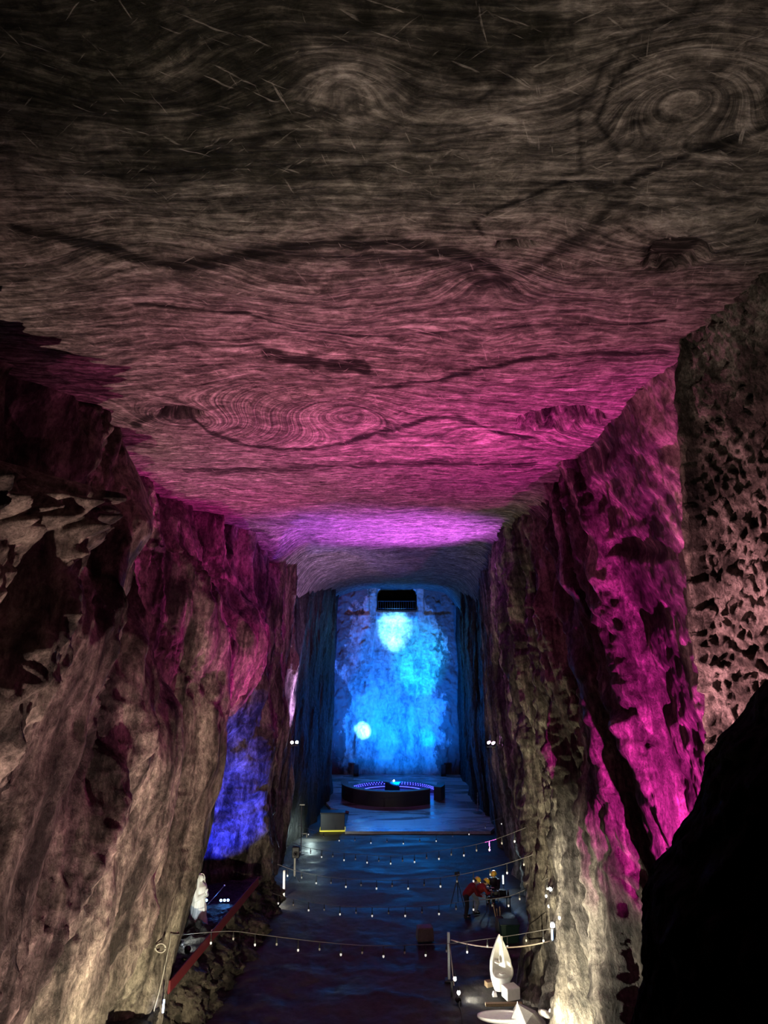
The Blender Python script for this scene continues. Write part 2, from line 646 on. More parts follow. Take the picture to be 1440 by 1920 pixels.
_b = M_back.node_tree.nodes['Principled BSDF']
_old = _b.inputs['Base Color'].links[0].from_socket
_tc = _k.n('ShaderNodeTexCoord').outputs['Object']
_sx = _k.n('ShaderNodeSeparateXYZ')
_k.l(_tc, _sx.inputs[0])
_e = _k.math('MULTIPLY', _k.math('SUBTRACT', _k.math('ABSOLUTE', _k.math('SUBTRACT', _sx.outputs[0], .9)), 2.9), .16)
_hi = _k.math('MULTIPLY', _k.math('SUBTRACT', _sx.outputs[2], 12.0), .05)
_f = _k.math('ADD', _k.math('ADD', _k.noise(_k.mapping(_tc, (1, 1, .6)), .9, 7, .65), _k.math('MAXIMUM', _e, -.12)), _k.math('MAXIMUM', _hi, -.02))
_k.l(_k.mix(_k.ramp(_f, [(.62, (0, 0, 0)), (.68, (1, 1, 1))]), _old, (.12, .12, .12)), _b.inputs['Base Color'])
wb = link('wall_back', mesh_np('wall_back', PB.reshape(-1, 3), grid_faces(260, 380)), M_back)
wb.data.materials.append(M_black)  # gallery interior: its darkness is put into the colour
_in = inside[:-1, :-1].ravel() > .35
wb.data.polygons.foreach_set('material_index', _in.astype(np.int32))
struct(wb)
# flaked dark patches: thin spalls of the plastered salt, real pattern of the wall
k = None

# ---- ceiling ----
CZ = 16.5
nx, ny = 420, 620
cx = np.linspace(-11, 9.5, nx)
cy = 3.2 * (68 / 3.2) ** np.linspace(0, 1, ny)
CX, CY = np.meshgrid(cx, cy, indexing='ij')


def cw_(u, v):
    p = onz(u, v, CZ)
    return p.x, p.y


def bump2(u, v, ru, rv):
    x, y = cw_(u, v)
    kx = y / 1340
    return np.exp(-((CX - x) / (ru * kx)) ** 2 - ((CY - y) / (rv * kx * y / 5.2)) ** 2)


phi = CY + .5 * fbm(CX / 4.5, CY / 5, CX * 0, 2, .35) * np.minimum(CY / 9, 2.2)
# folds of the salt beds
for u, v, ru, rv, amp in ((630, 765, 150, 52, 3.4), (1290, 170, 170, 120, 1.1), (920, 520, 100, 50, .9), (360, 800, 130, 40, -3),
                          (900, 800, 160, 40, 1.6), (1250, 470, 180, 60, -.9), (650, 150, 130, 80, .45), (300, 480, 200, 60, .6),
                          (250, 150, 200, 120, -.4), (900, 660, 220, 40, -.9)):
    phi = phi + amp * bump2(u, v, ru, rv)
darkf = np.zeros_like(CX)


def band(pts, w, s=1.0):
    global darkf
    q = [cw_(*p) for p in pts]
    ym = sum(p[1] for p in q) / len(q)
    ky = 5.2 / ym
    best = np.full(CX.shape, 1e9)
    wob = .6 * w * ym / 1340 * fbm(CX / .5, CY / .8, CX * 0 + w, 3, .6)
    for (x0, y0), (x1, y1) in zip(q[:-1], q[1:]):
        dx, dy = x1 - x0, (y1 - y0) * ky
        t = np.clip(((CX - x0) * dx + (CY - y0) * ky * dy) / (dx * dx + dy * dy + 1e-9), 0, 1)
        best = np.minimum(best, np.hypot(CX - x0 - t * dx, (CY - y0) * ky - t * dy))
    wm = w * ym / 1340
    darkf = np.maximum(darkf, s * sstep(1.3, .4, (best + wob) / wm))


band([(30, 425), (100, 438), (190, 462), (260, 487), (330, 500), (400, 492), (480, 470), (600, 457), (750, 450), (850, 470), (920, 502), (945, 520)], 13, .85)
band([(480, 475), (600, 480), (760, 485), (860, 500), (915, 545), (960, 520), (1010, 490), (1100, 440), (1180, 360)], 15, .62)
band([(1180, 350), (1290, 293), (1440, 235)], 12, .8)
band([(1230, 400), (1330, 380), (1440, 360)], 9, .6)
band([(250, 582), (460, 592), (560, 620), (700, 632), (850, 630), (1000, 618), (1250, 602)], 3, .8)
band([(500, 662), (600, 678), (690, 688)], 9, .9)
band([(700, 730), (760, 722), (800, 716), (900, 690), (1050, 667), (1250, 660)], 4.5, .85)
band([(250, 795), (290, 777), (350, 780), (400, 815), (470, 838), (560, 842), (650, 832), (720, 808), (800, 784), (860, 785), (930, 808), (1000, 820)], 4.5, .85)
band([(350, 882), (500, 882), (650, 872), (800, 870), (1000, 872)], 5, .7)
band([(905, 440), (890, 415), (920, 395), (1000, 372), (1060, 350)], 6, .85)
band([(1090, 330), (1085, 220), (1130, 130), (1200, 60), (1300, 20)], 8, .7)
band([(1160, 290), (1120, 230), (1150, 150), (1210, 100)], 8, .8)
band([(900, 190), (960, 140), (1040, 80), (1100, 40)], 10, .7)
band([(560, 160), (580, 220), (680, 215), (760, 160), (790, 110)], 8, .5)
band([(200, 690), (330, 650), (480, 650), (620, 700)], 3, .6)
for u, v, ru, rv, s in ((970, 455, 48, 10, 1), (1265, 480, 75, 40, .8), (1050, 790, 70, 18, .9), (640, 682, 55, 11, .9), (335, 778, 45, 12, .8),
                        (1130, 360, 40, 14, .6), (1195, 235, 30, 15, .8), (1060, 200, 60, 40, .45)):
    darkf = np.maximum(darkf, s * sstep(.35, .75, bump2(u, v, ru, rv) + .25 * fbm(CX / .35, CY / .5, CX * 0, 3, .6)))  # dark mineral blobs; those at the pockets paint in the pit shade
# dark marl beds in the near left of the roof
marl = np.clip(bump2(250, 120, 520, 230) * 1.4 + bump2(880, 70, 260, 110) * 1.2 + bump2(500, 320, 420, 60) * .7, 0, 1)
marl = marl * (1 - .85 * bump2(670, 150, 110, 70)) * (1 - bump2(1300, 180, 140, 140))
marl = np.clip(marl + .35 * fbm(CX / .8, CY / .9, CX * 0, 4, .6) * (marl > .1), 0, 1)
ZC = CZ + .10 * fbm(CX / 2.5, phi / 2.2, CX * 0, 3, .5) + .02 * fbm(CX / .6, phi / .25, CX * 0, 3, .55) + .012 * facet(CX / .4, phi / .15, CX * 0, 1)
# broken out pockets
ZC += .7 * sstep(.4, .6, bump2(1050, 785, 85, 26) + .15 * fbm(CX / .6, CY / .6, CX * 0, 3, .6))
ZC += .35 * sstep(.4, .6, bump2(340, 775, 45, 14) + .15 * fbm(CX / .6, CY / .6, CX * 0, 3, .6))
ZC += .25 * sstep(.4, .6, bump2(970, 455, 45, 9) + .15 * fbm(CX / .3, CY / .3, CX * 0, 3, .6))
ZC += .2 * sstep(.4, .6, bump2(1270, 480, 70, 35) + .15 * fbm(CX / .3, CY / .3, CX * 0, 3, .6))
# roof steps down a little beyond the violet lamp and curves into the walls
ZC -= .55 * sstep(39, 50, CY) + .2 * sstep(34, 42, CY)
ZC -= 1.4 * sstep(4.6, 7.0, CX) ** 2 * sstep(18, 30, CY)
ZC -= 1.2 * sstep(-3.4, -5.6, CX) ** 2 * sstep(33, 37, CY)
ZC -= 1.25 * np.clip(np.abs(CX - 1.1) / 5.8, 0, 1.2) ** 4 * sstep(38, 47, CY)
cm = mesh_np('ceiling', np.stack([CX, CY, ZC], -1).reshape(-1, 3), grid_faces(nx, ny, True))
attr(cm, 'phi', phi)
attr(cm, 'vein_pit_shade', darkf)
attr(cm, 'marl', marl)

m, nt, b = new_mat('salt_roof')
k = NT(nt)
tc = k.n('ShaderNodeTexCoord').outputs['Object']
sep = k.n('ShaderNodeSeparateXYZ')
k.l(tc, sep.inputs[0])
ph = k.n('ShaderNodeAttribute', attribute_name='phi').outputs['Fac']
vein_pit_shade = k.n('ShaderNodeAttribute', attribute_name='vein_pit_shade').outputs['Fac']
mar = k.n('ShaderNodeAttribute', attribute_name='marl').outputs['Fac']


def pv(a, bq):
    c = k.n('ShaderNodeCombineXYZ')
    k.l(k.math('MULTIPLY', sep.outputs[0], a), c.inputs[0])
    k.l(k.math('MULTIPLY', ph, bq), c.inputs[1])
    return c.outputs[0]


fine = k.noise(pv(.9, 11), 1, 9, .7, .12)
lines = k.noise(pv(.3, 2.4), 1, 9, .75, .25)
scr = k.noise(k.mapping(tc, (1, 1, 1), (0, 0, .9)), 5, 8, .7, .6)
blot = k.noise(tc, .5, 5, .6)
vor = k.n('ShaderNodeTexVoronoi', feature='F1')
vor.inputs['Scale'].default_value = 1
k.l(pv(3.2, 7), vor.inputs['Vector'])
s = k.math('ADD', k.math('MULTIPLY', fine, .45), k.math('ADD', k.math('MULTIPLY', lines, .27), k.math('MULTIPLY', scr, .28)))
c = k.ramp(s, [(.40, (.015, .013, .012)), (.48, (.085, .076, .068)), (.52, (.16, .14, .125)), (.6, (.34, .31, .28))])
c2 = k.ramp(s, [(.4, (.004, .004, .003)), (.51, (.022, .021, .016)), (.57, (.07, .065, .052)), (.64, (.2, .18, .15))])
c = k.mix(mar, c, c2)
vb = k.math('MINIMUM', k.math('MULTIPLY', k.math('MULTIPLY', vein_pit_shade, 1.35), k.ramp(fine, [(.44, (1, 1, 1)), (.6, (.62, .62, .62))])), .98)
c = k.mix(vb, c, (.012, .011, .010))
for ang, th in ((.5, .70), (-.7, .715), (1.3, .72)):          # pale pick marks across the beds
    nd = k.n('ShaderNodeMapping', vector_type='TEXTURE')
    nd.inputs['Rotation'].default_value = (0, 0, ang)
    nd.inputs['Scale'].default_value = (.5, .05, 1)
    k.l(tc, nd.inputs['Vector'])
    pk = k.noise(nd.outputs[0], 1.0, 3, .5, .3)
    c = k.mix(k.ramp(pk, [(th - .03, (0, 0, 0)), (th + .02, (.5, .5, .5))]), c, (.34, .31, .28))
chunk = k.noise(k.mapping(tc, (1.3, 3.2, 1)), 1.6, 9, .78, .4)
c = k.mix(.9, c, k.ramp(chunk, [(.38, (.3, .3, .3)), (.5, (.95, .95, .95)), (.62, (1.7, 1.7, 1.7))]), 'MULTIPLY')
k.l(c, b.inputs['Base Color'])
b.inputs['Roughness'].default_value = .8
b.inputs['Specular IOR Level'].default_value = .1
hg = k.math('ADD', k.math('MULTIPLY', fine, .8), k.math('ADD', k.math('MULTIPLY', k.math('ADD', scr, chunk), .5), k.math('MULTIPLY', vor.outputs['Distance'], .15)))
bp = k.n('ShaderNodeBump')
bp.inputs['Strength'].default_value = .8
bp.inputs['Distance'].default_value = .09
k.l(hg, bp.inputs['Height'])
k.l(bp.outputs[0], b.inputs['Normal'])
struct(link('ceiling', cm, m))

# ---- floor ----
fx = np.linspace(-11, 9.5, 300)
fy = np.linspace(4, 68, 700)
FX, FY = np.meshgrid(fx, fy, indexing='ij')
near = sstep(36, 28, FY)
FZ = (.05 * fbm(FX / .7, FY / .7, FX * 0, 4, .55) + .10 * fbm(FX / 2.5, FY / 2.5, FX * 0, 2)) * (.25 + .75 * near)
FZ += .5 * np.exp(-((FX - 5.9) / .7) ** 2) * sstep(20, 25, FY) * sstep(45, 30, FY) * .6
FZ += .4 * np.exp(-((FX + 5.4) / .6) ** 2) * sstep(46, 36, FY) * sstep(30, 34, FY) * .6
m, nt, b = new_mat('hall_floor')
k = NT(nt)
tc = k.n('ShaderNodeTexCoord').outputs['Object']
n1 = k.noise(k.mapping(tc, (.4, 1, 1)), .9, 6, .6, .6)
n2 = k.noise(tc, 6, 8, .7)
c = k.ramp(n1, [(.35, (.014, .014, .013)), (.6, (.07, .066, .06))])
c = k.mix(.7, c, k.ramp(n2, [(.3, (.5, .5, .5)), (.7, (1.2, 1.2, 1.2))]), 'MULTIPLY')
k.l(c, b.inputs['Base Color'])
k.l(k.ramp(n1, [(.35, (.35, .35, .35)), (.6, (.7, .7, .7))]), b.inputs['Roughness'])
b.inputs['Specular IOR Level'].default_value = .25
bp = k.n('ShaderNodeBump')
bp.inputs['Strength'].default_value = .6
bp.inputs['Distance'].default_value = .04
k.l(k.math('ADD', k.math('MULTIPLY', n1, .35), n2), bp.inputs['Height'])
k.l(bp.outputs[0], b.inputs['Normal'])
M_floor = m
struct(link('floor', mesh_np('floor', np.stack([FX, FY, FZ], -1).reshape(-1, 3), grid_faces(300, 700)), m))

# smooth slab in front of the back wall
m, nt, b = new_mat('wet_slab')
k = NT(nt)
tc = k.n('ShaderNodeTexCoord').outputs['Object']
n1 = k.noise(k.mapping(tc, (.35, 1, 1)), .8, 6, .6, .8)
br = k.n('ShaderNodeTexBrick', offset=0)
br.inputs['Scale'].default_value = 1
br.inputs['Brick Width'].default_value = 1.9
br.inputs['Row Height'].default_value = 4.5
br.inputs['Mortar Size'].default_value = .02
k.l(tc, br.inputs['Vector'])
c = k.ramp(n1, [(.35, (.22, .22, .22)), (.62, (.55, .55, .55))])
c = k.mix(br.outputs['Fac'], c, (.4, .4, .4))
k.l(c, b.inputs['Base Color'])
k.l(k.ramp(n1, [(.35, (.12, .12, .12)), (.6, (.4, .4, .4))]), b.inputs['Roughness'])
bp = k.n('ShaderNodeBump')
bp.inputs['Strength'].default_value = .25
bp.inputs['Distance'].default_value = .03
k.l(n1, bp.inputs['Height'])
k.l(bp.outputs[0], b.inputs['Normal'])
mb = MB()
sl = [(-2.3, 46.3), (6.3, 46.3), (7.2, 48.5), (7.2, 65.5), (-5.0, 65.5), (-4.6, 56.5), (-3.6, 52.5), (-2.3, 51.5)]
mb.add([(x, y, -.2) for x, y in sl] + [(x, y, .16) for x, y in sl],
       [tuple(range(7, -1, -1)), tuple(range(8, 16))] + [(i, (i + 1) % 8, 8 + (i + 1) % 8, 8 + i) for i in range(8)])
slab = mb.build('floor_slab', m)
struct(slab)

# ---- terrace on the left ----
tx = np.linspace(0, 1, 150)
ty = np.linspace(19.5, 34.2, 260)
TX, TY = np.meshgrid(tx, ty, indexing='ij')
edge = np.interp(ty, [19.5, 22.7, 31.5, 34.2], [-6.3, -6.0, -5.2, -4.9])[None, :] * np.ones_like(TX)
a = np.clip(TX / .62, 0, 1)
c_ = np.clip((TX - .62) / .38, 0, 1)
TXX = -10.8 + (edge + 10.8) * a + c_ * .55
TZZ = 1.6 - 2.0 * c_ + .07 * fbm(TXX / .5, TY / .5, TX * 0, 4) * (1 - c_)
rk = sstep(.0, .3, c_) * sstep(1, .8, c_) + .3
TXX = TXX + rk * (.4 * facet(TY / 1.3, TX * 0, TZZ / 1.1, 1.1, 14) + .22 * fbm(TY / .6, TX * 0, TZZ / .5, 4, .6)) * (c_ > 0)
# rock heap before the statue
hp = np.exp(-((TXX + 6.6) / .8) ** 2 - ((TY - 26.6) / 1.0) ** 2)
TZZ = TZZ + (c_ == 0) * hp * .32 * (1 + facet(TXX / .3, TY / .3, TX * 0, 1.5))
struct(link('floor_terrace', mesh_np('floor_terrace', np.stack([TXX, TY, TZZ], -1).reshape(-1, 3), grid_faces(150, 260)), M_terr))

# ---- black rock close to the camera, bottom right ----
outl = [(1500, 1290), (1440, 1372), (1405, 1410), (1378, 1462), (1372, 1500), (1345, 1572), (1318, 1606), (1290, 1660), (1258, 1692), (1243, 1735), (1240, 1800), (1247, 1860),
        (1244, 1925), (1225, 2020), (1200, 2200)]
nv = 220
vv = np.linspace(1290, 2200, nv)
uu = np.interp(vv, [p[1] for p in outl], [p[0] for p in outl])
nu = 120
G = np.zeros((nv, nu, 3))
for i in range(nv):
    e = at(uu[i], vv[i], 5.2)
    th = np.linspace(-.9, 1.9, nu)
    wx = np.where(th < 0, -th, th)
    G[i, :, 0] = e.x + 1.5 * (1 - np.cos(np.clip(th, -1.57, 1.9)))
    G[i, :, 1] = 5.2 - 1.7 * np.sin(th)
    G[i, :, 2] = e.z
dn = .07 * fbm(G[..., 0] / .3, G[..., 1] / .3, G[..., 2] / .3, 4, .6) + .05 * facet(G[..., 0] / .25, G[..., 1] / .25, G[..., 2] / .25, 1)
G[..., 0] -= dn
G[..., 1] -= dn
ro = link('rock_outcrop', mesh_np('rock_outcrop', G.reshape(-1, 3), grid_faces(nv, nu)), M_black)
tag(ro, 'black unlit rock outcrop rising at the lower right, close to the viewer', 'rock')

#OBJ>
# ------------------------------------------------------------------ small objects
from mathutils.bvhtree import BVHTree
_dg = bpy.context.evaluated_depsgraph_get()
_BV = [BVHTree.FromObject(o, _dg) for o in (wl, wr, wb)]


def hit(u, v, off=.0, n=False):
    """where a wall stands on the line of sight of a photo point"""
    d = Vector(ray(u, v)).normalized()
    best = None
    for t in _BV:
        r = t.ray_cast(Vector((0, 0, H)), d)
        if r[0] is not None and (best is None or r[3] < best[3]):
            best = r
    return best[0] - d * off


M_white = simple('white_salt', (.8, .79, .76), .45, grain=.06, scale=12)
M_grey = simple('grey_stone', (.16, .15, .14), .7, scale=14, bump=.5)
M_wood = simple('raw_wood', (.3, .21, .12), .7, scale=20)
M_blackp = simple('black_plastic', (.015, .015, .017), .45)
M_dark = simple('dark_paint', (.04, .04, .045), .5)
M_metal = simple('dull_metal', (.3, .3, .3), .4, .8)
M_postg = simple('galvanised_post', (.42, .46, .46), .45, .3)
M_postw = simple('white_post', (.75, .75, .7), .5)
M_rope = simple('pale_rope', (.5, .42, .35), .8)
M_cable = simple('pale_cable', (.4, .38, .34), .6)
M_bcable = simple('black_cable', (.03, .03, .03), .6)
M_red = simple('red_net', (.12, .008, .012), .6, grain=.3, scale=60)
M_rjack = simple('red_jacket', (.24, .010, .014), .7)
M_trous = simple('dark_trousers', (.025, .025, .03), .8)
M_pale = simple('pale_trousers', (.35, .42, .48), .8)
M_bjack = simple('black_jacket', (.02, .02, .022), .7)
M_skin = simple('skin', (.55, .36, .27), .55, grain=.05)
M_helm = simple('yellow_helmet', (.95, .66, .07), .3, grain=.03)
M_mask = simple('white_mask', (.8, .82, .85), .7)
M_hair = simple('black_hair', (.02, .017, .015), .6)
M_yel = simple('yellow_edge', (.9, .75, .05), .5, emit=(.9, .8, .1), es=.25)
M_green = simple('green_bin', (.004, .022, .013), .4)
M_sheet = simple('white_sheet', (.55, .55, .52), .8)
M_glass = simple('clear_bulb', (.6, .6, .58), .15)
M_bulb = simple('lit_bulb', (.9, .9, .85), .3, emit=(1, .96, .88), es=1.6)
M_scable = simple('grey_cable', (.16, .15, .14), .6)
M_sbulb = simple('string_bulb', (.8, .8, .76), .3, emit=(1, .97, .9), es=.38)
M_ledb = simple('blue_led', (.1, .1, .9), .3, emit=(.05, .06, 1), es=4)
M_stat = simple('white_statue', (.78, .8, .8), .5, grain=.04)


def lens_mat(name, col, s):
    return simple(name, (.9, .9, .9), .2, emit=col, es=s)


L_warm = lens_mat('lens_warm', (1, .95, .8), 60)
L_cool = lens_mat('lens_cool', (.85, .95, 1), 60)
L_mag = lens_mat('lens_magenta', (1, .4, .95), 60)
L_vio = lens_mat('lens_white_violet', (.95, .85, 1), 50)
L_blue = lens_mat('lens_blue', (.1, .35, 1), 40)
L_cyan = lens_mat('lens_cyan', (.3, .8, 1), 40)


def floodlight(label, loc, aim, lens, r=.09, n=1, cat='spotlight', gap=.26, name='spotlight'):
    """round lamp heads on a bracket"""
    t = thing(name, label, cat, loc)
    d = (Vector(aim) - Vector(loc)).normalized()
    q = d.to_track_quat('Z', 'Y')
    side = q @ Vector((1, 0, 0))
    if abs(side.z) > .8:
        side = q @ Vector((0, 1, 0))
    for i in range(n):
        c = side * gap * (i - (n - 1) / 2)
        MB().lathe([(r * .5, -r * 1.5), (r * .85, -r * 1.2), (r, -r * .2), (r * 1.08, 0), (r * 1.08, r * .15), (r * .95, r * .15)], 14, c, q).build('lamp_head', M_blackp, t, smooth=True)
        MB().lathe([(r * .93, r * .1), (r * .8, r * .22), (r * .3, r * .3)], 14, c, q).build('lens', lens, t, smooth=True)
    mb = MB().box((0, 0, -r * 1.9), (gap * (n - 1) + r * 1.6, r * .8, r * .25))
    mb.cap((-r * .7, 0, -r * 1.9), (-r * .5, 0, -r * .6), r * .14, r * .14, 6, 2)
    mb.cap((r * .7, 0, -r * 1.9), (r * .5, 0, -r * .6), r * .14, r * .14, 6, 2)
    mb.build('bracket', M_dark, t)
    return t


# ---- ring-shaped stage -------------------------------------------------------
SZ = .16
ring = thing('ring_stage', 'round dark low-walled stage with blue lights inside, before the blue wall', 'stage', (.62, 56.4, SZ))


def arc(a0, a1, r0, r1, z0, z1, n=60, cap_slope=0):
    mb = MB()
    vs, fs = [], []
    for i in range(n + 1):
        a = math.radians(a0 + (a1 - a0) * i / n)
        for r, z in ((r0, z0), (r1, z0), (r1, z1), (r0, z1)):
            vs.append((r * math.cos(a), r * math.sin(a), z))
    for i in range(n):
        for j in range(4):
            fs.append((i * 4 + j, i * 4 + (j + 1) % 4, i * 4 + 4 + (j + 1) % 4, i * 4 + 4 + j))
    fs += [(3, 2, 1, 0), tuple(n * 4 + j for j in range(4))]
    return mb.add(vs, fs)


arc(-190, -46, 3.3, 3.7, 0, .95).build('front_wall', M_dark, ring)
arc(-190, -46, 3.27, 3.75, .95, 1.0).build('coping', M_grey, ring)
arc(-27, 2, 3.25, 3.8, 0, .92, 20).build('side_wall', M_dark, ring)
arc(2, 170, 3.3, 3.7, 0, .42).build('rear_wall', M_dark, ring)
arc(20, 160, 2.75, 3.3, 0, .2).build('inner_step', M_grey, ring)
for r, z, nd, a0, a1 in ((3.27, .37, 50, -24, 165), (3.25, .26, 48, -24, 165)):
    for i in range(nd):
        a = math.radians(a0 + (a1 - a0) * i / (nd - 1))
        MB().box((r * math.cos(a), r * math.sin(a), z), (.07, .07, .04)).build('light', M_ledb, ring)
MB().tube([(2.73 * math.cos(math.radians(a)), 2.73 * math.sin(math.radians(a)), .15) for a in range(8, 161, 4)], .02, 6).build('light_strip', M_ledb, ring)
MB().box((0, 2.1, .3), (1.15, .7, .6), top=.9).box((0, 2.1, .63), (1.3, .85, .06)).build('console', M_dark, ring, bevel=.02)
MB().ell((.12, 2.0, .7), (.05, .05, .05)).build('console_lamp', L_cool, ring, smooth=True)

# ---- stage crate, poles, loudspeakers ----------------------------------------
c = onz(623, 1560, 0)
t = thing('stage_box', 'dark box with a yellow strip along its foot, left of the wet slab', 'box', (c.x, c.y + .35, 0), .05)
MB().box((0, 0, .58), (1.45, .8, .95)).build('case', M_dark, t, bevel=.03)
MB().box((0, 0, .07), (1.55, .86, .08)).build('base_strip', M_yel, t)
MB().box((0, 0, 1.08), (1.5, .85, .05)).build('lid', M_blackp, t, bevel=.01)

c = onz(564, 1602, 0)
t = thing('lamp_pole', 'thin black pole with a small crossbar top, by the dark left wall', 'pole', c)
MB().cap((0, 0, .03), (0, 0, 2.5), .025, .02, 8).build('pole', M_metal, t)
MB().lathe([(.2, 0), (.2, .03), (.05, .05)], 16).build('base', M_dark, t)
MB().box((.03, 0, 2.52), (.28, .06, .05)).build('crossbar', M_metal, t)
MB().box((.16, 0, 1.05), (.32, .05, .04)).box((.3, 0, .95), (.05, .05, .2)).build('bracket', M_metal, t)

c = onz(552, 1652, 0)
t = thing('loudspeaker_stand', 'black speaker on a pale stand beside the left wall, nearer than the thin pole', 'speaker', c)
for a in (90, 210, 330):
    a = math.radians(a)
    MB().cap((0, 0, .3), (.3 * math.cos(a), .3 * math.sin(a), .02), .015, .015, 6).build('leg', M_dark, t)
MB().cap((0, 0, .25), (0, 0, 1.05), .05, .045, 8).build('pole', M_postw, t)
MB().box((.05, 0, 1.3), (.36, .3, .5)).build('cabinet', M_blackp, t, bevel=.03)
MB().lathe([(.12, 0), (.12, .01), (.09, .02), (.04, 0)], 16, (.05, -.15, 1.25), Vector((0, -1, 0)).to_track_quat('Z', 'Y')).build('cone', M_dark, t)

c = onz(532, 1683, 0)
t = thing('barrier_post', 'short white post standing at the foot of the dark left wall', 'post', c)
MB().cap((0, 0, .04), (0, 0, 1.1), .055, .055, 12).build('shaft', M_postw, t)
MB().lathe([(.14, 0), (.14, .03), (.06, .05)], 14).build('base', M_dark, t)

for u, v, lab in ((668, 1453, 'small black speaker at the foot of the blue wall, left side'), (831, 1455, 'small black speaker at the foot of the blue wall, right side')):
    p = at(u, v, 64.5)
    t = thing('floor_speaker', lab, 'speaker', (p.x, 64.3, SZ), group='speakers under the blue wall')
    MB().box((0, 0, .45), (.42, .35, .9)).build('cabinet', M_blackp, t, bevel=.03)
    MB().lathe([(.15, 0), (.15, .015), (.05, -.02)], 14, (0, -.18, .35), Vector((0, -1, 0)).to_track_quat('Z', 'Y')).build('cone', M_dark, t)

c = onz(896, 1524, SZ)
t = thing('microphone_stand', 'thin stand on the right edge of the wet slab near the dark wall', 'stand', c)
MB().lathe([(.3, 0), (.3, .03), (.05, .06)], 16).build('base', M_dark, t)
MB().cap((0, 0, .05), (0, 0, 1.25), .02, .02, 8).build('pole', M_metal, t)
for z in (.55, .8, 1.05):
    MB().ell((0, 0, z), (.045, .045, .045)).build('clamp', M_metal, t, smooth=True)

# gallery railing in the back wall
gz = OP0.z
t = thing('gallery_railing', 'dark metal railing across the arched opening high in the blue wall', 'railing', (ocx, 65.35, gz - .05))
MB().cap((-ohw * .97, 0, .75), (ohw * .97, 0, .75), .03, .03, 8).build('top_rail', M_dark, t)
MB().cap((-ohw * .97, 0, .12), (ohw * .97, 0, .12), .02, .02, 8).build('bottom_rail', M_dark, t)
for i in range(17):
    x = -ohw * .96 + i * ohw * 1.92 / 16
    MB().cap((x, 0, .0), (x, 0, .75), .014, .014, 6, 2).build('baluster', M_dark, t)
p = at(728, 1103, 67)
t = thing('gallery_lamp', 'tiny white lamp in the dark arched opening above the blue wall', 'lamp', (p.x, 67, p.z))
MB().lathe([(.05, .12), (.05, .05), (.03, .03)], 10).cap((0, 0, .1), (0, 0, .75), .012, .012, 6).build('holder', M_dark, t)
MB().ell((0, 0, 0), (.05, .05, .06)).build('bulb', L_cool, t, smooth=True)

# ---- lamps on the side walls --------------------------------------------------
pr = hit(932, 1393, .25)
LR_ = at(921, 1393, pr.y - .15)
floodlight('twin magenta spotlight glowing on the right wall, far end', LR_, (0, 32, 14), L_mag, .10, 2)
pl = hit(546, 1393, .25)
LL_ = at(552, 1392, pl.y - .1)
floodlight('twin white spotlight high on the left wall above the white post', LL_, (-2, 30, 10), L_vio, .085, 2)

# ---- right wall lamps ---------------------------------------------------------
p = hit(1032, 1667, .12)
P_str2 = p.copy()
t = floodlight('white box lamp on the right wall where a light string ends', p, p + Vector((-.6, -.8, .1)), L_warm, .07)
p = hit(1036, 1747, .12)
P_str1 = p.copy()
t = thing('wall_lamp', 'blue-white tube lamp low on the right wall beside the white face sculpture', 'lamp', p)
MB().box((0, .03, 0), (.12, .06, .62)).build('housing', M_dark, t, bevel=.01)
MB().cap((-.02, -.02, -.22), (-.02, -.02, .05), .028, .028, 8).build('tube', lens_mat('lens_pale_blue', (.35, .6, 1), 3), t, smooth=True)
MB().box((0, -.03, .2), (.13, .06, .13)).build('lens', lens_mat('lens_white', (.9, .95, 1), 12), t, bevel=.02)
for u, v, lab in ((1024, 1680, 'hanging bulb just under the box lamp on the right wall'), (1029, 1699, 'lower hanging bulb under the box lamp on the right wall'), (1049, 1721, 'bulb on the right wall above the blue-white tube lamp')):
    p = hit(u, v, .1)
    t = thing('hanging_bulb', lab, 'bulb', p, group='bulbs on the right wall')
    MB().cap((0, 0, .05), (0, 0, .14), .02, .02, 8).tube([(0, 0, .13), (.01, 0, .3), (0, .02, .45)], .006).build('cord', M_bcable, t)
    MB().ell((0, 0, 0), (.04, .04, .055)).build('glass', M_bulb, t, smooth=True)

# ---- left wall: coil, cable, lamp ----------------------------------------------
p = hit(300, 1776, .10)
t = thing('cable_coil', 'pale coil of cable hung on the left rock wall near the white statue', 'coil', p)
for i in range(4):
    mb = MB()
    mb.tube([(.13 * math.cos(a) * 1.05 + .012 * i, -.02 - .012 * i, .11 * math.sin(a)) for a in [2 * math.pi * j / 24 for j in range(25)]], .014, 6)
    mb.build('loop', M_cable, t, smooth=True)
pts = [hit(u, v, .08) for u, v in ((336, 1752), (320, 1752), (318, 1768), (312, 1800), (304, 1835), (297, 1865), (290, 1890), (284, 1918), (280, 1935))]
mb = MB().tube(pts, .018, 6)
o = mb.build('power_cable', M_cable, smooth=True)
tag(o, 'pale cable running down the left rock wall past the coil', 'cable')
p = at(306, 1884, 21.6)
t = thing('hanging_lamp', 'blue-white slim lamp hanging at the end of the red barrier, lower left', 'lamp', p)
MB().cap((0, 0, -.17), (.02, 0, .15), .028, .02, 8).build('tube', lens_mat('lens_ice', (.45, .6, 1), 9), t, smooth=True)
MB().cap((.02, 0, .16), (.02, 0, .26), .03, .022, 8).tube([(.02, 0, .25), (.05, 0, .5), (.0, .1, .8)], .008).build('holder', M_blackp, t)

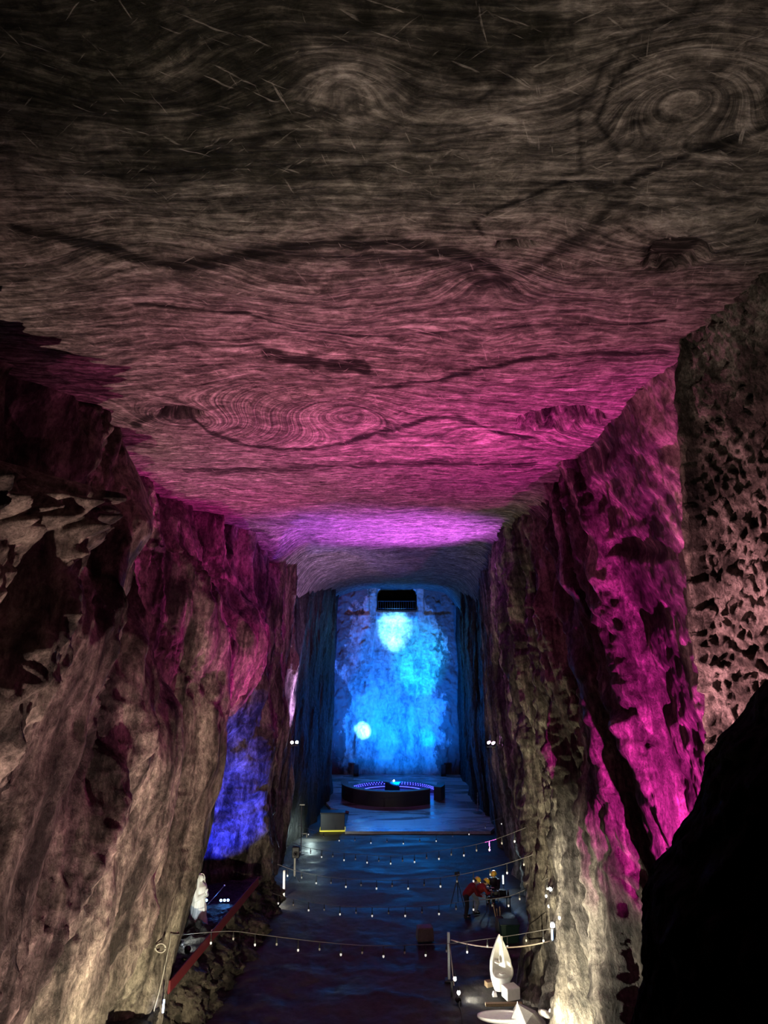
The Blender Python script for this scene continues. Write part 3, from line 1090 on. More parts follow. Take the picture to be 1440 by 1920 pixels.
# ---- terrace: barrier, statue, lamps -------------------------------------------
TZ = 1.62
a0, a1 = Vector((-5.98, 22.6, 1.58)), Vector((-5.05, 31.8, 1.58))
L = (a1 - a0).length
t = thing('red_barrier', 'long low red barrier along the edge of the raised terrace', 'barrier', a0, math.atan2(a1.y - a0.y, a1.x - a0.x))
MB().box((L / 2, 0, .17), (L, .035, .28)).build('panel', M_red, t)
MB().cap((0, 0, .33), (L, 0, .33), .025, .025, 8).build('top_rail', M_red, t)
for i in range(6):
    MB().box((L * (i + .02) / 5.04, .04, .17), (.05, .05, .36)).build('stake', M_red, t)

p = onz(370, 1738, TZ)
t = thing('statue', 'white robed statue with bowed veiled head on the raised terrace', 'statue', (p.x, p.y, TZ - .05), math.radians(-25))
nz_, na = 60, 72
vs, fs = [], []
prof = [(0, .40), (.08, .39), (.4, .335), (.8, .285), (1.05, .265), (1.25, .285), (1.38, .25), (1.46, .14), (1.52, .075)]
for i in range(nz_ + 1):
    z = 1.52 * i / nz_
    r = np.interp(z, [q[0] for q in prof], [q[1] for q in prof])
    for j in range(na):
        a = 2 * math.pi * j / na
        f = max(0, 1 - z / 1.35)
        fold = .055 * f * math.sin(9 * a + 3.2 * z) + .03 * (f * .6 + .3) * math.sin(17 * a - 5.5 * z + 1)
        sw = .035 * math.sin(14 * z - 2.2 * a) * (1 if .25 < z < 1.3 else .2)
        rr = r * (1 + fold * 1.1 + sw * .8)
        vs.append((rr * math.cos(a) * .9 + .06 * (z / 1.5) ** 2, rr * math.sin(a) * .8, z))
for i in range(nz_):
    for j in range(na):
        q, w_ = i * na + j, i * na + (j + 1) % na
        fs.append((q, w_, w_ + na, q + na))
fs.append(tuple(range(na - 1, -1, -1)))
fs.append(tuple(range(nz_ * na, nz_ * na + na)))
mb = MB().add(vs, fs)
for s_ in (-1, 1):                               # sleeves
    mb.cap((.02, .25 * s_, 1.33), (.12, .27 * s_, 1.02), .09, .085).cap((.12, .27 * s_, 1.02), (.27, .05 * s_, 1.14), .085, .06)
mb.build('robe', M_stat, t, voxel=.013, rel=2)
mb = MB().ell((.09, 0, 1.62), (.095, .078, .115)).cap((.06, 0, 1.45), (.08, 0, 1.56), .055, .055)
mb.cap((.175, 0, 1.63), (.195, 0, 1.60), .012, .018, 8).cap((.165, -.03, 1.565), (.165, .03, 1.565), .012, .012, 8)
mb.build('head', M_stat, t, voxel=.008, rel=2)
vs, fs = [], []
for i in range(25):                              # veil: hood open in front
    z = 1.75 - .62 * (i / 24) ** 1.05
    rad = .03 + .115 * min(1, math.sqrt(i / 6)) + .12 * max(0, (i - 8) / 16) ** 1.2
    for j in range(33):
        a = math.radians(62 + (360 - 124) * j / 32)
        rr = rad * (1 + .05 * math.sin(a * 9) * (i / 24))
        vs.append((.075 - .03 * i / 24 + rr * math.cos(a), rr * 1.02 * math.sin(a), z))
fs = [(i * 33 + j, i * 33 + j + 1, (i + 1) * 33 + j + 1, (i + 1) * 33 + j) for i in range(24) for j in range(32)]
o = MB().add(vs, fs).build('veil', M_stat, t, smooth=True)
md = o.modifiers.new('thick', 'SOLIDIFY')
md.thickness = .022
mb = MB()
for s_ in (-1, 1):                               # joined hands
    mb.ell((.32, .022 * s_, 1.21), (.028, .018, .05), Matrix.Rotation(.4, 3, 'Y').to_quaternion())
    for f_ in range(4):
        mb.cap((.325 + .012 * f_ - .01, .015 * s_, 1.245 - .004 * f_), (.352 + .012 * f_ - .01, .012 * s_, 1.32 - .012 * abs(f_ - 1.5)), .0085, .007, 8, 3)
    mb.cap((.305, .022 * s_, 1.22), (.30, .018 * s_, 1.28), .01, .008, 8, 3)
    mb.cap((.26, .04 * s_, 1.14), (.31, .025 * s_, 1.19), .03, .025)
mb.build('hands', M_stat, t, voxel=.006, rel=1)
MB().lathe([(.46, -.12), (.47, 0), (.43, .06), (.2, .07)], 24).build('plinth', M_grey, t, bevel=.01)

FT = onz(352, 1779, TZ + .12)
floodlight('bright white spotlight on the terrace in front of the robed statue', FT, (-6.4, 27.6, 2.4), L_cool, .10)
FT2 = onz(341, 1768, TZ + .2)
floodlight('smaller white lamp left of the bright terrace spotlight', FT2, (-6.6, 28, 2.4), lens_mat('lens_soft', (.7, .85, 1), 8), .08)
for u, v, lab, n in ((387, 1688, 'blue lamp on the terrace directly beside the robed statue', 1), (421, 1688, 'blue bar of three small lamps on the terrace, right of the statue', 3)):
    p = onz(u, v, TZ + .1)
    floodlight(lab, p, p + Vector((.1, -1, .25)), L_blue, .05, n, gap=.13)
p0, p1 = onz(384, 1703, TZ), onz(421, 1660, TZ)
t = thing('leaning_pole', 'thin pale pole slanting up behind the statue on the terrace', 'pole', (p0.x, p0.y, TZ))
e = at(421, 1660, p0.y + .6) - Vector((p0.x, p0.y, TZ))
MB().cap((0, 0, .02), e, .018, .014, 8).build('shaft', M_metal, t)
MB().ell(e, (.03, .03, .03)).build('tip', M_postw, t, smooth=True)
for i, (u, v, s_) in enumerate(((346, 1802, .11), (362, 1757, .24))):
    p = onz(u, v, TZ)
    o = MB().ell((0, 0, 0), (s_, s_ * .8, s_ * .65), None, 14, 9).build('boulder', M_terr)
    for vt in o.data.vertices:
        q = vt.co * 6
        vt.co *= 1 + .35 * float(pn(np.array([q.x + i * 9]), np.array([q.y]), np.array([q.z]))[0])
    o.location = (p.x, p.y, TZ + s_ * .45)
    tag(o, ('rock lump just below the bright terrace spotlight', 'dark rock lump between the statue and the bright terrace spotlight')[i], 'rock', 'rocks on the terrace')

# ---- white carved face ---------------------------------------------------------
bp_ = onz(940, 1862, 0)
t = thing('face_sculpture', 'brightly lit white carved leaf-shaped face standing on the floor at lower right', 'sculpture', (bp_.x, bp_.y, .1), math.radians(12))
vs, fs = [], []
nz_, na = 64, 64
wz = [(0, .20), (.12, .26), (.35, .33), (.6, .36), (.85, .345), (1.1, .27), (1.35, .17), (1.55, .08), (1.68, .015)]
for i in range(nz_ + 1):
    z = 1.68 * i / nz_
    w_ = np.interp(z, [q[0] for q in wz], [q[1] for q in wz])
    d_ = w_ * .75 + .02
    off = .10 * math.sin(z * 1.9)                      # leans back then hooks forward
    for j in range(na):
        a = 2 * math.pi * j / na
        x, y = w_ * math.cos(a), d_ * math.sin(a)
        if y < 0 and .42 < z < 1.6:                    # hollow front inside a rim
            r_ = abs(x) / max(w_, .01)
            rim = min(1, max(0, (1 - r_) / .35))
            e_ = min(1, (z - .42) / .12) * min(1, (1.6 - z) / .2)
            y += d_ * .95 * rim * e_ * abs(math.sin(a))
        bulge = .09 * math.exp(-((z - .45) / .22) ** 2) * max(0, math.cos(a))
        vs.append((x + bulge + .05 * math.sin(z * 2) - .02, y + off, z))
for i in range(nz_):
    for j in range(na):
        q, w_ = i * na + j, i * na + (j + 1) % na
        fs.append((q, w_, w_ + na, q + na))
fs += [tuple(range(na - 1, -1, -1)), tuple(range(nz_ * na, nz_ * na + na))]
MB().add(vs, fs).build('shell', M_white, t, voxel=.014, rel=2)
mb = MB()                                              # nose blade from the tip down
mb.add([(-.02, .02, 1.62), (.10, .02, 1.6), (.02, -.10, 1.5), (-.05, .03, .95), (.13, .03, .95), (.05, -.22, 1.0), (-.06, .04, .72), (.15, .04, .72), (.06, -.30, .76), (.06, -.02, .66)],
       [(0, 2, 1), (0, 3, 5, 2), (2, 5, 4, 1), (0, 1, 4, 3), (3, 6, 8, 5), (5, 8, 7, 4), (3, 4, 7, 6), (6, 9, 8), (8, 9, 7), (6, 7, 9)])
mb.build('nose', M_white, t, bevel=.012)
mb = MB().ell((-.14, -.08, .86), (.1, .06, .05), Matrix.Rotation(.3, 3, 'Y').to_quaternion())
mb.build('eyelid', M_white, t, smooth=True)
MB().ell((.02, -.12, .52), (.12, .06, .035)).build('lip', M_white, t, smooth=True)

p = onz(953, 1870, 0)
o = MB().box((0, 0, .19), (.46, .42, .36)).build('stone_block', M_white, bevel=.03)
o.location = (p.x + .04, p.y - .27, .09)
o.rotation_euler = (0, .0, .35)
tag(o, 'white squared stone block at the right foot of the carved face', 'block')
p = onz(940, 1871, 0)
o = MB().box((0, 0, .05), (1.15, .12, .09)).build('wooden_plank', M_wood, bevel=.01)
o.location = (p.x - .02, p.y - .62, .04)
o.rotation_euler = (0, 0, .03)
tag(o, 'wooden plank lying in front of the stone block and carved face', 'plank')
p = onz(917, 1851, 0)
o = MB().box((0, 0, .09), (.26, .2, .17)).build('wooden_wedge', M_wood, bevel=.015)
o.location = (p.x, p.y, .03)
o.rotation_euler = (.1, 0, .4)
tag(o, 'small pale wooden wedge at the left foot of the carved face', 'wedge')
p = onz(933, 1866, 0)
o = MB().box((0, 0, .07), (.16, .2, .13), top=.6).build('white_chip', M_white, bevel=.015)
o.location = (p.x - .12, p.y - .2, .06)
tag(o, 'small white stone chip in front of the carved face, on the plank side', 'stone')

# ---- white carved bird / wing at the bottom ------------------------------------
g = at(942, 1903, 24.0)
t = thing('bird_sculpture', 'white carved bird-like piece lying at the bottom edge, oval wing and upright fin', 'sculpture', (g.x, 24.0, g.z - .35))
vs, fs = [], []
nr, na = 14, 48
for i in range(nr + 1):
    r_ = i / nr
    for j in range(na):
        a = 2 * math.pi * j / na
        zz = .36 - .09 * (1 - r_ ** 4)
        vs.append((.74 * r_ * math.cos(a), .30 * r_ * math.sin(a), zz))
for i in range(8):
    r_ = 1 - (i + 1) / 8
    for j in range(na):
        a = 2 * math.pi * j / na
        vs.append((.76 * (1 - (1 - r_) ** 2) * math.cos(a) if r_ > 0 else 0, .31 * (1 - (1 - r_) ** 2) * math.sin(a), .34 - .22 * (1 - r_) ** .8))
n_ = nr + 1 + 8
for i in range(n_ - 1):
    for j in range(na):
        q, w_ = i * na + j, i * na + (j + 1) % na
        fs.append((q, q + na, w_ + na, w_))
MB().add(vs, fs).build('wing', M_white, t, smooth=True)
MB().lathe([(.12, 0), (.09, .06), (.07, .22)], 12, (.02, .0, -.05)).build('foot', M_white, t, smooth=True)
fin = at(970, 1880, 23.9) - Vector(t.location)
mb = MB()
mb.add([(fin.x - .10, -.06, fin.z - .42), (fin.x + .10, -.10, fin.z - .46), (fin.x + .06, .12, fin.z - .42), (fin.x + .02, 0, fin.z)], [(0, 1, 3), (1, 2, 3), (2, 0, 3), (2, 1, 0)])
mb.build('fin', M_white, t)
hd = at(1022, 1901, 24.1) - Vector(t.location)
MB().ell((hd.x, .1, hd.z), (.22, .14, .10), Matrix.Rotation(.35, 3, 'Y').to_quaternion()).cap((hd.x + .12, .1, hd.z), (hd.x + .16, .1, hd.z + .12), .05, .03).build('head', M_white, t, voxel=.012)
# grey ridge body between wing and head
ap, lo, rt = fin, at(950, 1925, 23.7) - Vector(t.location), at(1036, 1930, 23.7) - Vector(t.location)
mb = MB()
mb.add([(ap.x + .03, -.05, ap.z - .06), (ap.x + .10, .5, ap.z - .25), (ap.x + .45, -.12, ap.z - .28), (ap.x + .62, .35, ap.z - .42),
        (lo.x - .05, -.35, lo.z - .1), (ap.x + .18, -.42, ap.z - .42), (rt.x + .05, -.38, rt.z - .35), (rt.x + .15, .5, rt.z - .35), (lo.x, .4, lo.z - .3)],
       [(0, 2, 3, 1), (0, 4, 5), (0, 5, 2), (2, 5, 6), (2, 6, 7, 3), (1, 8, 4, 0), (1, 3, 7, 8), (4, 8, 7, 6, 5)])
mb.build('ridge_slab', simple('grey_slab', (.42, .41, .4), .7, scale=30), t, bevel=.01)

# ---- lamp at the sculpture, post, rope, cables ----------------------------------
FS = onz(861, 1872, .12)
floodlight('bright white spotlight on the floor aimed at the carved face', FS, bp_ + Vector((0, 0, .8)), L_warm, .09)
for u, v, z, lab in ((853, 1835, .45, 'lit bulb hanging at the foot of the grey post'), (860, 1861, .3, 'lit bulb directly above the floor spotlight')):
    p = onz(u, v, z)
    t = thing('hanging_bulb', lab, 'bulb', p)
    MB().ell((0, 0, 0), (.055, .055, .075)).build('glass', lens_mat('lens_bulb', (1, .98, .92), 3), t, smooth=True)
    MB().cap((0, 0, .07), (0, 0, .13), .03, .02, 8).tube([(0, 0, .12), (-.02, 0, .25), (-.06, .05, .4)], .007).build('cord', M_bcable, t)
c = onz(842, 1838, 0)
t = thing('rope_post', 'grey square post on the floor left of the carved face, rope tied at its top', 'post', c)
MB().box((0, 0, .75), (.09, .07, 1.5)).build('shaft', M_postg, t, bevel=.008)
MB().box((0, 0, .02), (.28, .28, .04)).build('base', M_dark, t)
top = c + Vector((0, -.05, 1.28))
P_rope = at(1030, 1764, 27.3)
hp_ = hit(1032, 1764, .05)


def sagline(A, B, sag, n=24):
    return [A.lerp(B, i / n) - Vector((0, 0, sag * 4 * (i / n) * (1 - i / n))) for i in range(n + 1)]


o = MB().tube(sagline(top + Vector((.07, 0, 0)), hp_, .22), .022, 6).build('rope', M_rope, smooth=True)
tag(o, 'pale rope sagging from the grey post to the right wall', 'rope')
o = MB().tube([top + Vector((.03, -.02, -.08)), c + Vector((.08, -.25, .6)), c + Vector((.12, -.5, .04))], .014, 6).build('guy_rope', M_rope, smooth=True)
tag(o, 'pale guy rope slanting down from the grey post to the floor', 'rope')
s0 = onz(847, 1868, 0)
t = thing('stake', 'short black stake in front of the grey post', 'stake', s0)
MB().box((0, 0, .22), (.06, .06, .44)).build('shaft', M_blackp, t)
MB().box((0, 0, .45), (.1, .1, .03)).build('cap', M_blackp, t)
pts = [onz(u, v, .07) for u, v in ((862, 1874), (861, 1885), (865, 1898), (866, 1910), (868, 1935))]
o = MB().tube(pts, .015, 6).build('floor_cable', M_bcable, smooth=True)
tag(o, 'black cable on the floor leading from the spotlight to the bottom edge', 'cable')

c = onz(797, 1766, 0)
o = MB().box((0, 0, .25), (.66, .5, .5), top=.88).build('stone_block', M_grey, bevel=.05)
o.location = (c.x, c.y + .1, .03)
o.rotation_euler = (0, 0, .12)
tag(o, 'grey stone block alone in the middle of the dark floor', 'block')
c = onz(990, 1816, .06)
o = MB().box((0, 0, .02), (.55, .4, .03)).build('white_sheet', M_sheet)
o.location = (c.x, c.y, .12)
o.rotation_euler = (0, 0, .1)
tag(o, 'pale flat sheet lying on the floor right of the carved face', 'sheet')
c = onz(955, 1765, 0)
t = thing('waste_bin', 'dark green bin in the shade behind the carved face', 'bin', c)
MB().box((0, 0, .33), (.62, .55, .62), top=1.12).build('body', M_green, t, bevel=.02)
MB().box((0, 0, .67), (.74, .66, .06)).build('lid', M_green, t, bevel=.02)
c = onz(934, 1746, 0)
t = thing('stick_bundle', 'bundle of pale wooden sticks standing beside the green bin', 'sticks', c)
for i, (dx, h_) in enumerate(((-.16, .95), (-.06, .8), (.05, .72), (.0, .88))):
    MB().cap((.03 * i, 0, .03), (.03 * i + dx, .05, h_), .022, .018, 8).build('stick', M_wood, t)
MB().lathe([(.15, 0), (.17, .1), (.16, .5), (.12, .55)], 14, (.05, 0, 0)).build('sack', M_dark, t, smooth=True)

# ---- string lights -------------------------------------------------------------
def cr_pts(P, n=12):
    out = []
    for i in range(len(P) - 1):
        a, b, c, d = P[max(i - 1, 0)], P[i], P[i + 1], P[min(i + 2, len(P) - 1)]
        for k in range(n):
            s = k / n
            out.append(b * 1.0 + (c - a) * .5 * s + (a - b * 2.5 + c * 2 - d * .5) * s * s + (b * 1.5 - a * .5 - c * 1.5 + d * .5) * s ** 3)
    out.append(P[-1].copy())
    return out


BULB = bpy.data.meshes.new('bulb')


def string_lights(label, uv, Y0, Y1, step, r, first, size, start=None, end=None, glow=None):
    glow = glow or M_sbulb
    n = len(uv)
    u0, u1 = uv[0][0], uv[-1][0]
    P_ = [at(u, v, Y0 + (Y1 - Y0) * (u - u0) / (u1 - u0)) for u, v in uv]
    if start is not None:
        P_[0] = start
    if end is not None:
        P_[-1] = end
    line = cr_pts(P_)
    t = thing('string_lights', label, 'string lights', P_[0], group='strings of bulbs across the hall')
    o0 = P_[0]
    MB().tube([q - o0 for q in line], r * .62, 6).build('cable', M_scable, t, smooth=True)
    acc, nxt, k = 0, first, 0
    for a, b in zip(line[:-1], line[1:]):
        d = (b - a).length
        while acc + d >= nxt:
            q = a.lerp(b, (nxt - acc) / d) - o0
            lit = k % 2 == 0
            drop = .22 * size if lit else .12 * size
            MB().tube([q, q + Vector((0, 0, -drop * .6)), q + Vector((0, 0, -drop))], r * .8, 5).lathe([(.028 * size, 0), (.028 * size, .07 * size), (.015 * size, .09 * size)], 8, q - Vector((0, 0, drop + .06 * size))).build('socket', M_bcable, t)
            MB().ell(q - Vector((0, 0, drop + .10 * size)), (.034 * size, .034 * size, .05 * size), None, 8, 6).build('bulb', glow if lit else M_glass, t, smooth=True)
            nxt += step
            k += 1
        acc += d


stA = hit(335, 1746, .1)
string_lights('nearest string of bulbs, passing behind the tip of the carved face', [(345, 1752), (430, 1746), (485, 1752), (540, 1759), (610, 1767), (690, 1773), (770, 1772), (840, 1769), (900, 1762), (960, 1754), (1030, 1738)], 25.5, 27.0, .70, .016, .85, 1.0, end=P_str1 + Vector((0, 0, .1)))
string_lights('string of bulbs crossing just in front of the crouching red-jacketed people', [(503, 1672), (545, 1685), (600, 1694), (660, 1700), (720, 1701), (780, 1700), (830, 1696), (880, 1689), (955, 1680), (1028, 1664)], 33.6, 28.6, .72, .017, .5, 1.0, end=P_str2 + Vector((-.05, .05, .34)))
e3 = hit(1000, 1602, .1)
string_lights('string of bulbs passing right above the yellow helmets', [(520, 1620), (560, 1634), (620, 1645), (700, 1650), (760, 1650), (800, 1648), (850, 1642), (900, 1632), (950, 1619), (1000, 1603)], 35.5, e3.y, .80, .017, .6, 1.0, end=e3)
e4 = hit(985, 1552, .1)
string_lights('string of bulbs next beyond the one above the helmets', [(548, 1580), (580, 1590), (625, 1597), (680, 1603), (735, 1605), (790, 1600), (830, 1594), (880, 1586), (930, 1573), (985, 1552)], 41.0, e4.y, .85, .017, .6, 1.0, end=e4)
e5 = hit(955, 1528, .1)
string_lights('farthest string of bulbs, faint at the near edge of the wet slab', [(560, 1548), (600, 1560), (650, 1567), (700, 1570), (745, 1571), (795, 1569), (850, 1560), (900, 1547), (955, 1529)], 43.0, e5.y, .9, .012, .6, .9, end=e5)

# ---- people ----------------------------------------------------------------------
def person(label, loc, rz, J, jacket, trousers, mask=False):
    """J: joints in metres, the figure faces +X"""
    V = lambda k: Vector(J[k])
    t = thing('person', label, 'person', loc, rz)
    b = MB()
    hd, nk, ch, pv_ = V('head'), V('neck'), V('chest'), V('pelvis')
    up = (hd - nk).normalized()
    fw = Vector(J.get('look', (1, 0, 0))).normalized()
    fw = (fw - up * fw.dot(up)).normalized()
    sd = up.cross(fw)
    R_ = Matrix((fw, sd, up)).transposed().to_quaternion()
    loc_ = lambda x, y, z: hd + R_ @ Vector((x, y, z))
    b.ell(hd, (.098, .078, .115), R_, 20, 14).ell(loc_(.02, 0, -.06), (.075, .06, .07), R_)
    b.cap(nk, hd - up * .05, .058, .054)
    b.cap(loc_(.095, 0, .01), loc_(.112, 0, -.025), .012, .017, 8)              # nose
    b.cap(loc_(.085, -.022, -.062), loc_(.085, .022, -.062), .011, .011, 8)     # mouth
    for s in (-1, 1):
        b.ell(loc_(0, .08 * s, -.01), (.025, .012, .034), R_, 8, 6)             # ears
    b.cap(pv_, ch, .13, .145).cap(ch, nk, .12, .065)
    for s, k in ((1, 'l'), (-1, 'r')):
        sh, el, wr_, hip, kn, an = V('sh' + k), V('el' + k), V('wr' + k), V('hip' + k), V('kn' + k), V('an' + k)
        b.cap(ch, sh, .09, .062).cap(sh, el, .055, .043).cap(el, wr_, .043, .028)
        b.cap(pv_, hip, .12, .095).cap(hip, kn, .088, .058).cap(kn, an, .057, .038)
        b.cap(an, an + Vector((.15, 0, -.05)), .038, .03)
        hdir = (wr_ - el).normalized()
        ax = hdir.cross(Vector((0, 0, 1)))
        ax = ax.normalized() if ax.length > .1 else Vector((0, 1, 0))
        dn = ax.cross(hdir).normalized() * -1
        pc = wr_ + hdir * .055
        q = Matrix((hdir, ax, hdir.cross(ax))).transposed().to_quaternion()
        b.ell(pc, (.052, .042, .016), q, 12, 8)
        for f, (off, ln) in enumerate(((-.03, .068), (-.01, .078), (.01, .073), (.03, .056))):
            a0_ = pc + hdir * .038 + ax * off
            a1_ = a0_ + hdir * ln * .55 + dn * -.008
            a2_ = a1_ + hdir * ln * .4 - Vector((0, 0, .022))
            b.cap(a0_, a1_, .0095, .0088, 8, 3).cap(a1_, a2_, .0088, .0075, 8, 3)
        th0 = wr_ + hdir * .02 + ax * (-.03 * s)
        th1 = th0 + hdir * .035 + ax * (-.032 * s)
        b.cap(th0, th1, .013, .011, 8, 3).cap(th1, th1 + hdir * .03, .011, .009, 8, 3)
    b.build('body', M_skin, t, voxel=.008, rel=3)
    jk = MB().cap(pv_ + (ch - pv_) * .05, ch, .165, .18).cap(ch, nk - (nk - ch) * .15, .16, .085)
    for k in 'lr':
        jk.cap(ch, V('sh' + k), .13, .088).cap(V('sh' + k), V('el' + k), .083, .066).cap(V('el' + k), V('wr' + k).lerp(V('el' + k), .06), .066, .046)
    jk.build('jacket', jacket, t, voxel=.014, rel=3)
    tr = MB().cap(pv_, pv_ + (ch - pv_) * .2, .15, .14)
    for k in 'lr':
        tr.cap(pv_, V('hip' + k), .14, .115).cap(V('hip' + k), V('kn' + k), .108, .08).cap(V('kn' + k), V('an' + k).lerp(V('kn' + k), .06), .08, .062)
    tr.build('trousers', trousers, t, voxel=.014, rel=3)
    for k in 'lr':
        an = V('an' + k)
        MB().cap(an + Vector((-.04, 0, -.045)), an + Vector((.17, 0, -.055)), .05, .042).cap(an, an + Vector((.0, 0, -.03)), .055, .055).build('shoe', M_blackp, t, voxel=.012, rel=2)
    hm = MB()
    prof = [(.142, -.005), (.146, .0), (.142, .012), (.130, .02), (.128, .05), (.115, .09), (.085, .125), (.04, .143), (.005, .147)]
    hm.lathe(prof, 24, loc_(0, 0, .025), R_, 1.05, .95)
    hm.ell(loc_(.14, 0, .03), (.06, .09, .012), R_)
    hm.build('helmet', M_helm, t, smooth=True)
    MB().ell(loc_(-.03, 0, -.0), (.085, .088, .085), R_).build('hair', M_hair, t, smooth=True)
    if mask:
        MB().ell(loc_(.055, 0, -.055), (.062, .066, .05), R_).build('mask', M_mask, t, smooth=True)
    return t


A = dict(head=(.42, 0, 1.40), neck=(.30, 0, 1.26), chest=(.22, 0, 1.16), pelvis=(-.06, 0, .88), look=(.8, -.1, -.6),
         shl=(.25, .19, 1.19), ell=(.38, .23, .95), wrl=(.58, .16, .86), shr=(.25, -.19, 1.19), elr=(.36, -.24, .94), wrr=(.57, -.16, .84),
         hipl=(-.06, .10, .84), knl=(.0, .12, .46), anl=(-.06, .12, .09), hipr=(-.06, -.10, .84), knr=(-.03, -.12, .46), anr=(-.10, -.13, .09))
fa = onz(877, 1721, 0)
person('person in a red jacket and yellow helmet leaning far forward, dark trousers', (fa.x, fa.y, .02), .1, A, M_rjack, M_trous)
B = dict(head=(.46, 0, 1.18), neck=(.36, 0, 1.06), chest=(.28, 0, .99), pelvis=(-.08, 0, .80), look=(.8, 0, -.6),
         shl=(.31, .18, 1.01), ell=(.45, .22, .82), wrl=(.64, .16, .80), shr=(.31, -.18, 1.01), elr=(.44, -.22, .80), wrr=(.63, -.15, .80),
         hipl=(-.08, .09, .77), knl=(.06, .11, .43), anl=(-.04, .11, .09), hipr=(-.08, -.09, .77), knr=(.04, -.11, .43), anr=(-.08, -.12, .09))
fb = onz(893, 1713, 0)
person('person in a red jacket and pale trousers stooping lower, yellow helmet bent to the table', (fb.x, fb.y, .02), .25, B, M_rjack, M_pale)
Cj = dict(head=(.06, 0, 1.13), neck=(.02, 0, .97), chest=(.0, 0, .86), pelvis=(-.04, 0, .50), look=(1, .1, -.25),
          shl=(.0, .19, .90), ell=(.12, .24, .66), wrl=(.36, .14, .70), shr=(.0, -.19, .90), elr=(.12, -.24, .66), wrr=(.36, -.14, .70),
          hipl=(-.02, .10, .50), knl=(.40, .12, .50), anl=(.36, .12, .09), hipr=(-.02, -.10, .50), knr=(.40, -.12, .50), anr=(.36, -.12, .09))
person('seated person in black with yellow helmet and white mask behind the table', (4.86, 34.75, .02), math.radians(-125), Cj, M_bjack, M_trous, True)

t = thing('folding_stool', 'low black stool under the seated person in black', 'stool', (4.88, 34.80, -.03))
MB().lathe([(.17, .34), (.18, .36), (.17, .385)], 18).build('seat', M_blackp, t)
for a in (45, 135, 225, 315):
    a = math.radians(a)
    MB().cap((.12 * math.cos(a), .12 * math.sin(a), .345), (.18 * math.cos(a), .18 * math.sin(a), .02), .014, .014, 6).build('leg', M_metal, t)
tb = Vector((4.80, 33.45, 0))
t = thing('work_table', 'black work table between the stooping people and the seated person', 'table', tb, .1)
MB().box((0, 0, .70), (1.0, .62, .04)).build('tabletop', M_blackp, t, bevel=.008)
for sx in (-1, 1):
    for sy in (-1, 1):
        MB().cap((.44 * sx, .26 * sy, .68), (.44 * sx, .26 * sy, .02), .02, .02, 8).build('leg', M_dark, t)
for dx, dy, w_, h_, lab in ((-.07, .07, .24, .14, 'black equipment box on the left of the work table'), (.20, .08, .28, .18, 'taller black equipment box on the right of the work table')):
    o = MB().box((0, 0, h_ / 2), (w_, .24, h_)).build('equipment_box', M_blackp, bevel=.012)
    o.location = tb + Vector((dx, dy, .72))
    tag(o, lab, 'box', 'boxes on the work table')
for i, dx in enumerate((-.30, .03, .40)):
    t = thing('bottle', ('small dark bottle at the left end of the work table', 'small dark bottle between the two equipment boxes', 'small dark bottle at the right end of the work table')[i], 'bottle', tb + Vector((dx, -.18, .72)), group='bottles on the work table')
    MB().lathe([(.035, 0), (.038, .02), (.038, .15), (.015, .2), (.015, .24)], 12).build('body', M_dark, t, smooth=True)
    MB().lathe([(.018, .24), (.018, .265), (.012, .27)], 10).build('cap', M_postw, t)
g = at(944, 1649, 35.1)
t = thing('panel_lamp', 'slim upright pale light panel on a stand beside the seated person', 'lamp', (g.x, 35.1, 0))
MB().box((0, 0, g.z), (.10, .05, .42)).build('frame', M_dark, t, bevel=.01)
MB().box((-.02, -.03, g.z), (.06, .02, .36)).build('panel', lens_mat('lens_panel', (.75, .9, 1), 1.2), t)
MB().cap((0, 0, .03), (0, 0, g.z - .2), .018, .018, 8).build('pole', M_dark, t)
MB().lathe([(.2, 0), (.2, .025), (.03, .04)], 16).build('base', M_dark, t)
c = onz(858, 1698, 0)
t = thing('camera_tripod', 'black camera on a tripod left of the leaning person', 'tripod', c)
for a in (80, 200, 320):
    a = math.radians(a)
    MB().cap((.03 * math.cos(a), .03 * math.sin(a), 1.0), (.34 * math.cos(a), .34 * math.sin(a), .02), .022, .015, 8).build('leg', M_blackp, t)
MB().cap((0, 0, .95), (0, 0, 1.2), .025, .025, 8).build('column', M_blackp, t)
MB().box((0, 0, 1.3), (.22, .14, .16)).cap((0, -.07, 1.3), (0, -.2, 1.3), .055, .055, 10).build('camera', M_blackp, t, bevel=.01)
#<OBJ

# ------------------------------------------------------------------ lights
WARM = (1, .88, .58)
MAG = (1, .10, .62)
PINK = (1, .33, .6)
VIO = (.62, .18, 1)
PINK = (1, .17, .44)
spot('flood_left_wall', (-3.4, 14.0, .6), (-7.5, 20.5, 4.6), WARM, 3900, 110, .9, .05)
spot('fill_left_low', (-3.0, 9.5, .6), (-6.8, 14.5, 9.5), (1, .66, .58), 4600, 88, .9, .05)  # added fill, brightens the near left wall
spot('flood_right_base', (4.4, 21.0, .6), (6.6, 26, 4.4), WARM, 3000, 92, .9, .05)
spot('fill_right_cross', (-2.8, 19.5, .8), (6.2, 22.5, 2.6), (1, .9, .70), 17000, 50, 1, .05)  # extra light put in to brighten the foot of the right wall
spot('fill_left_pink', (4.3, 17.5, .8), (-6.2, 19.0, 9.0), (1, .20, .50), 2200, 62, .9, .05)  # added pink fill across the hall onto the left wall
spot('flood_near', (-1.5, 7.0, 7.0), (1.6, 8.0, 16.5), (1, .82, .66), 1350, 80, 1, .3)
spot('fill_panel', (-2.5, 9.0, 2.0), (6.3, 11.2, 8.5), (1, .44, .50), 17000, 48, .8, .04)  # unseen light added for the crumbly panel
spot('flood_pink_roof', (1.0, 13.5, .6), (.8, 16.0, 16.5), PINK, 10000, 57, 1, .15)
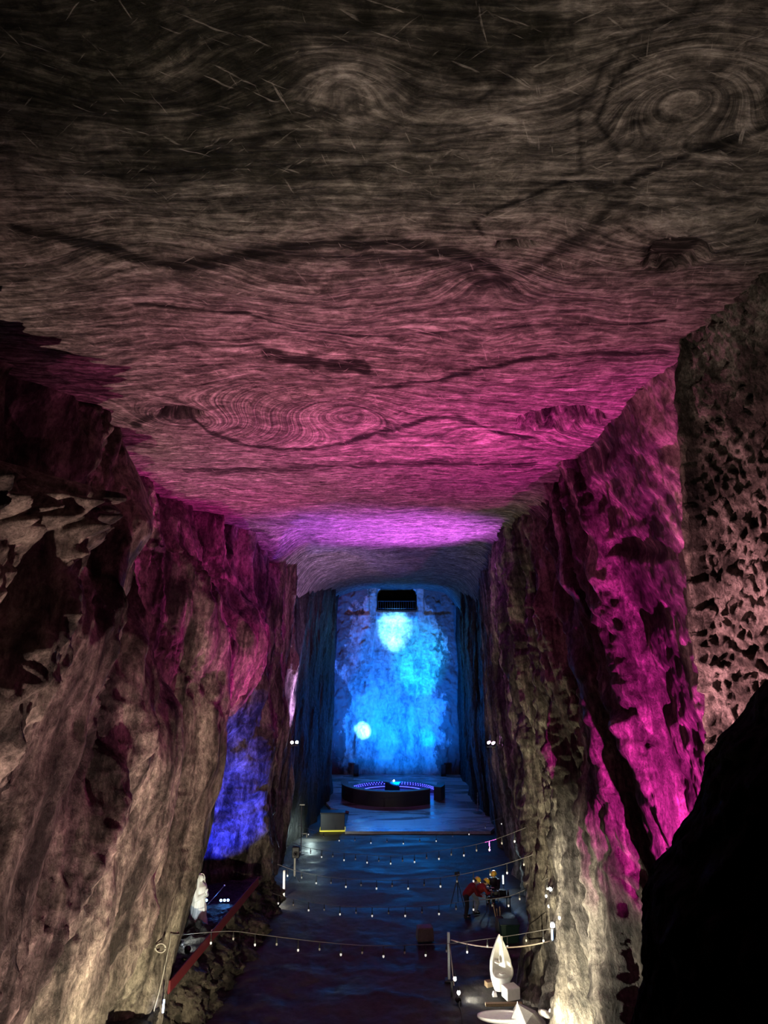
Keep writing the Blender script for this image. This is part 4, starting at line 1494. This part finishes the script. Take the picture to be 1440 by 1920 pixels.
spot('flood_pink_roof', (0, 20.5, .6), (-.2, 23.0, 16.5), (.95, .10, .50), 7500, 60, 1, .15)
spot('flood_magenta_recess', (6.75, 13.9, 5.6), (6.95, 18, 9.5), (1, .04, .55), 8000, 116, .8, .05)
spot('flood_magenta_left', (4.8, 30.5, 3), (-7.5, 27.5, 13.6), (1, .06, .5), 12000, 48, .8, .05)
spot('lamp_violet_right', LR_ + Vector((-.9, -.9, .3)), (.7, 35.2, 16.5), (.70, .12, 1), 25000, 66, 1, .08)
spot('lamp_violet_left', LL_ + Vector((.5, -1.4, .1)), LL_ + Vector((-.1, .6, 4)), (.68, .4, 1), 4200, 80, .8, .05)
BLUE = (0, .17, 1)
CY_ = (.12, .5, 1)
spot('flood_blue_wall', (1, 57.5, .9), (1, 65.2, 7.2), BLUE, 12500, 106, 1, .3)
spot('spot_blue_top', (.7, 54.0, 1.2), tuple(at(740, 1190, 65)), CY_, 110000, 12, 1, .05)
spot('spot_blue_mid', (2.0, 56.0, 1.2), tuple(at(785, 1250, 65)), (.0, .5, 1), 13000, 26, 1, .05)
spot('spot_blue_low', (-1.0, 59.5, 1.4), tuple(at(681, 1373, 65)), CY_, 24000, 14, 1, .05)
spot('spot_blue_right', (3.2, 60.4, 1.3), tuple(at(800, 1385, 65)), (0, .4, 1), 1800, 20, 1, .05)
spot('niche_blue', (-6.35, 29.4, 1.95), (-6.7, 32.8, 6.2), (.02, .035, 1), 5200, 84, .5, .05)
spot('statue_light', FT + Vector((0, .15, .1)), (-6.5, 27.8, 2.4), (.8, .95, 1), 26, 100, .6, .05)
spot('sculpture_light', FS + Vector((.12, .05, .05)), bp_ + Vector((0, 0, .65)), (1, .95, .8), 105, 155, .8, .04)
spot('bird_light', (2.9, 22.4, 1.6), (3.6, 24.0, .3), (1, .95, .82), 40, 60, .8, .04)
spot('slab_bounce_fill', (.9, 64.0, 11.2), (.6, 49.5, 0), (.01, .28, 1), 2600, 44, 1, .2)  # made-up lamp, stands in for blue bounce off the back wall
point('ring_blue', (.6, 58.5, .7), (.04, .05, 1), 80, .1)
point('panel_glow', (4.9, 35.2, 1.3), (.6, .85, 1), 40, .1)
point('left_foot_glow', (-4.7, 34.6, .5), (1, .95, .8), 40, .05)
point('left_far_glow', (-4.2, 44.9, .5), (.75, 1, .95), 45, .05)

w = bpy.data.worlds.new('world')
SC.world = w
w.use_nodes = True
w.node_tree.nodes['Background'].inputs[0].default_value = (.02, .016, .02, 1)
w.node_tree.nodes['Background'].inputs[1].default_value = .0

vs = SC.view_settings
vs.view_transform = 'Standard'
vs.look = 'None'
vs.exposure = .7
vs.gamma = 1
vs.use_curve_mapping = False
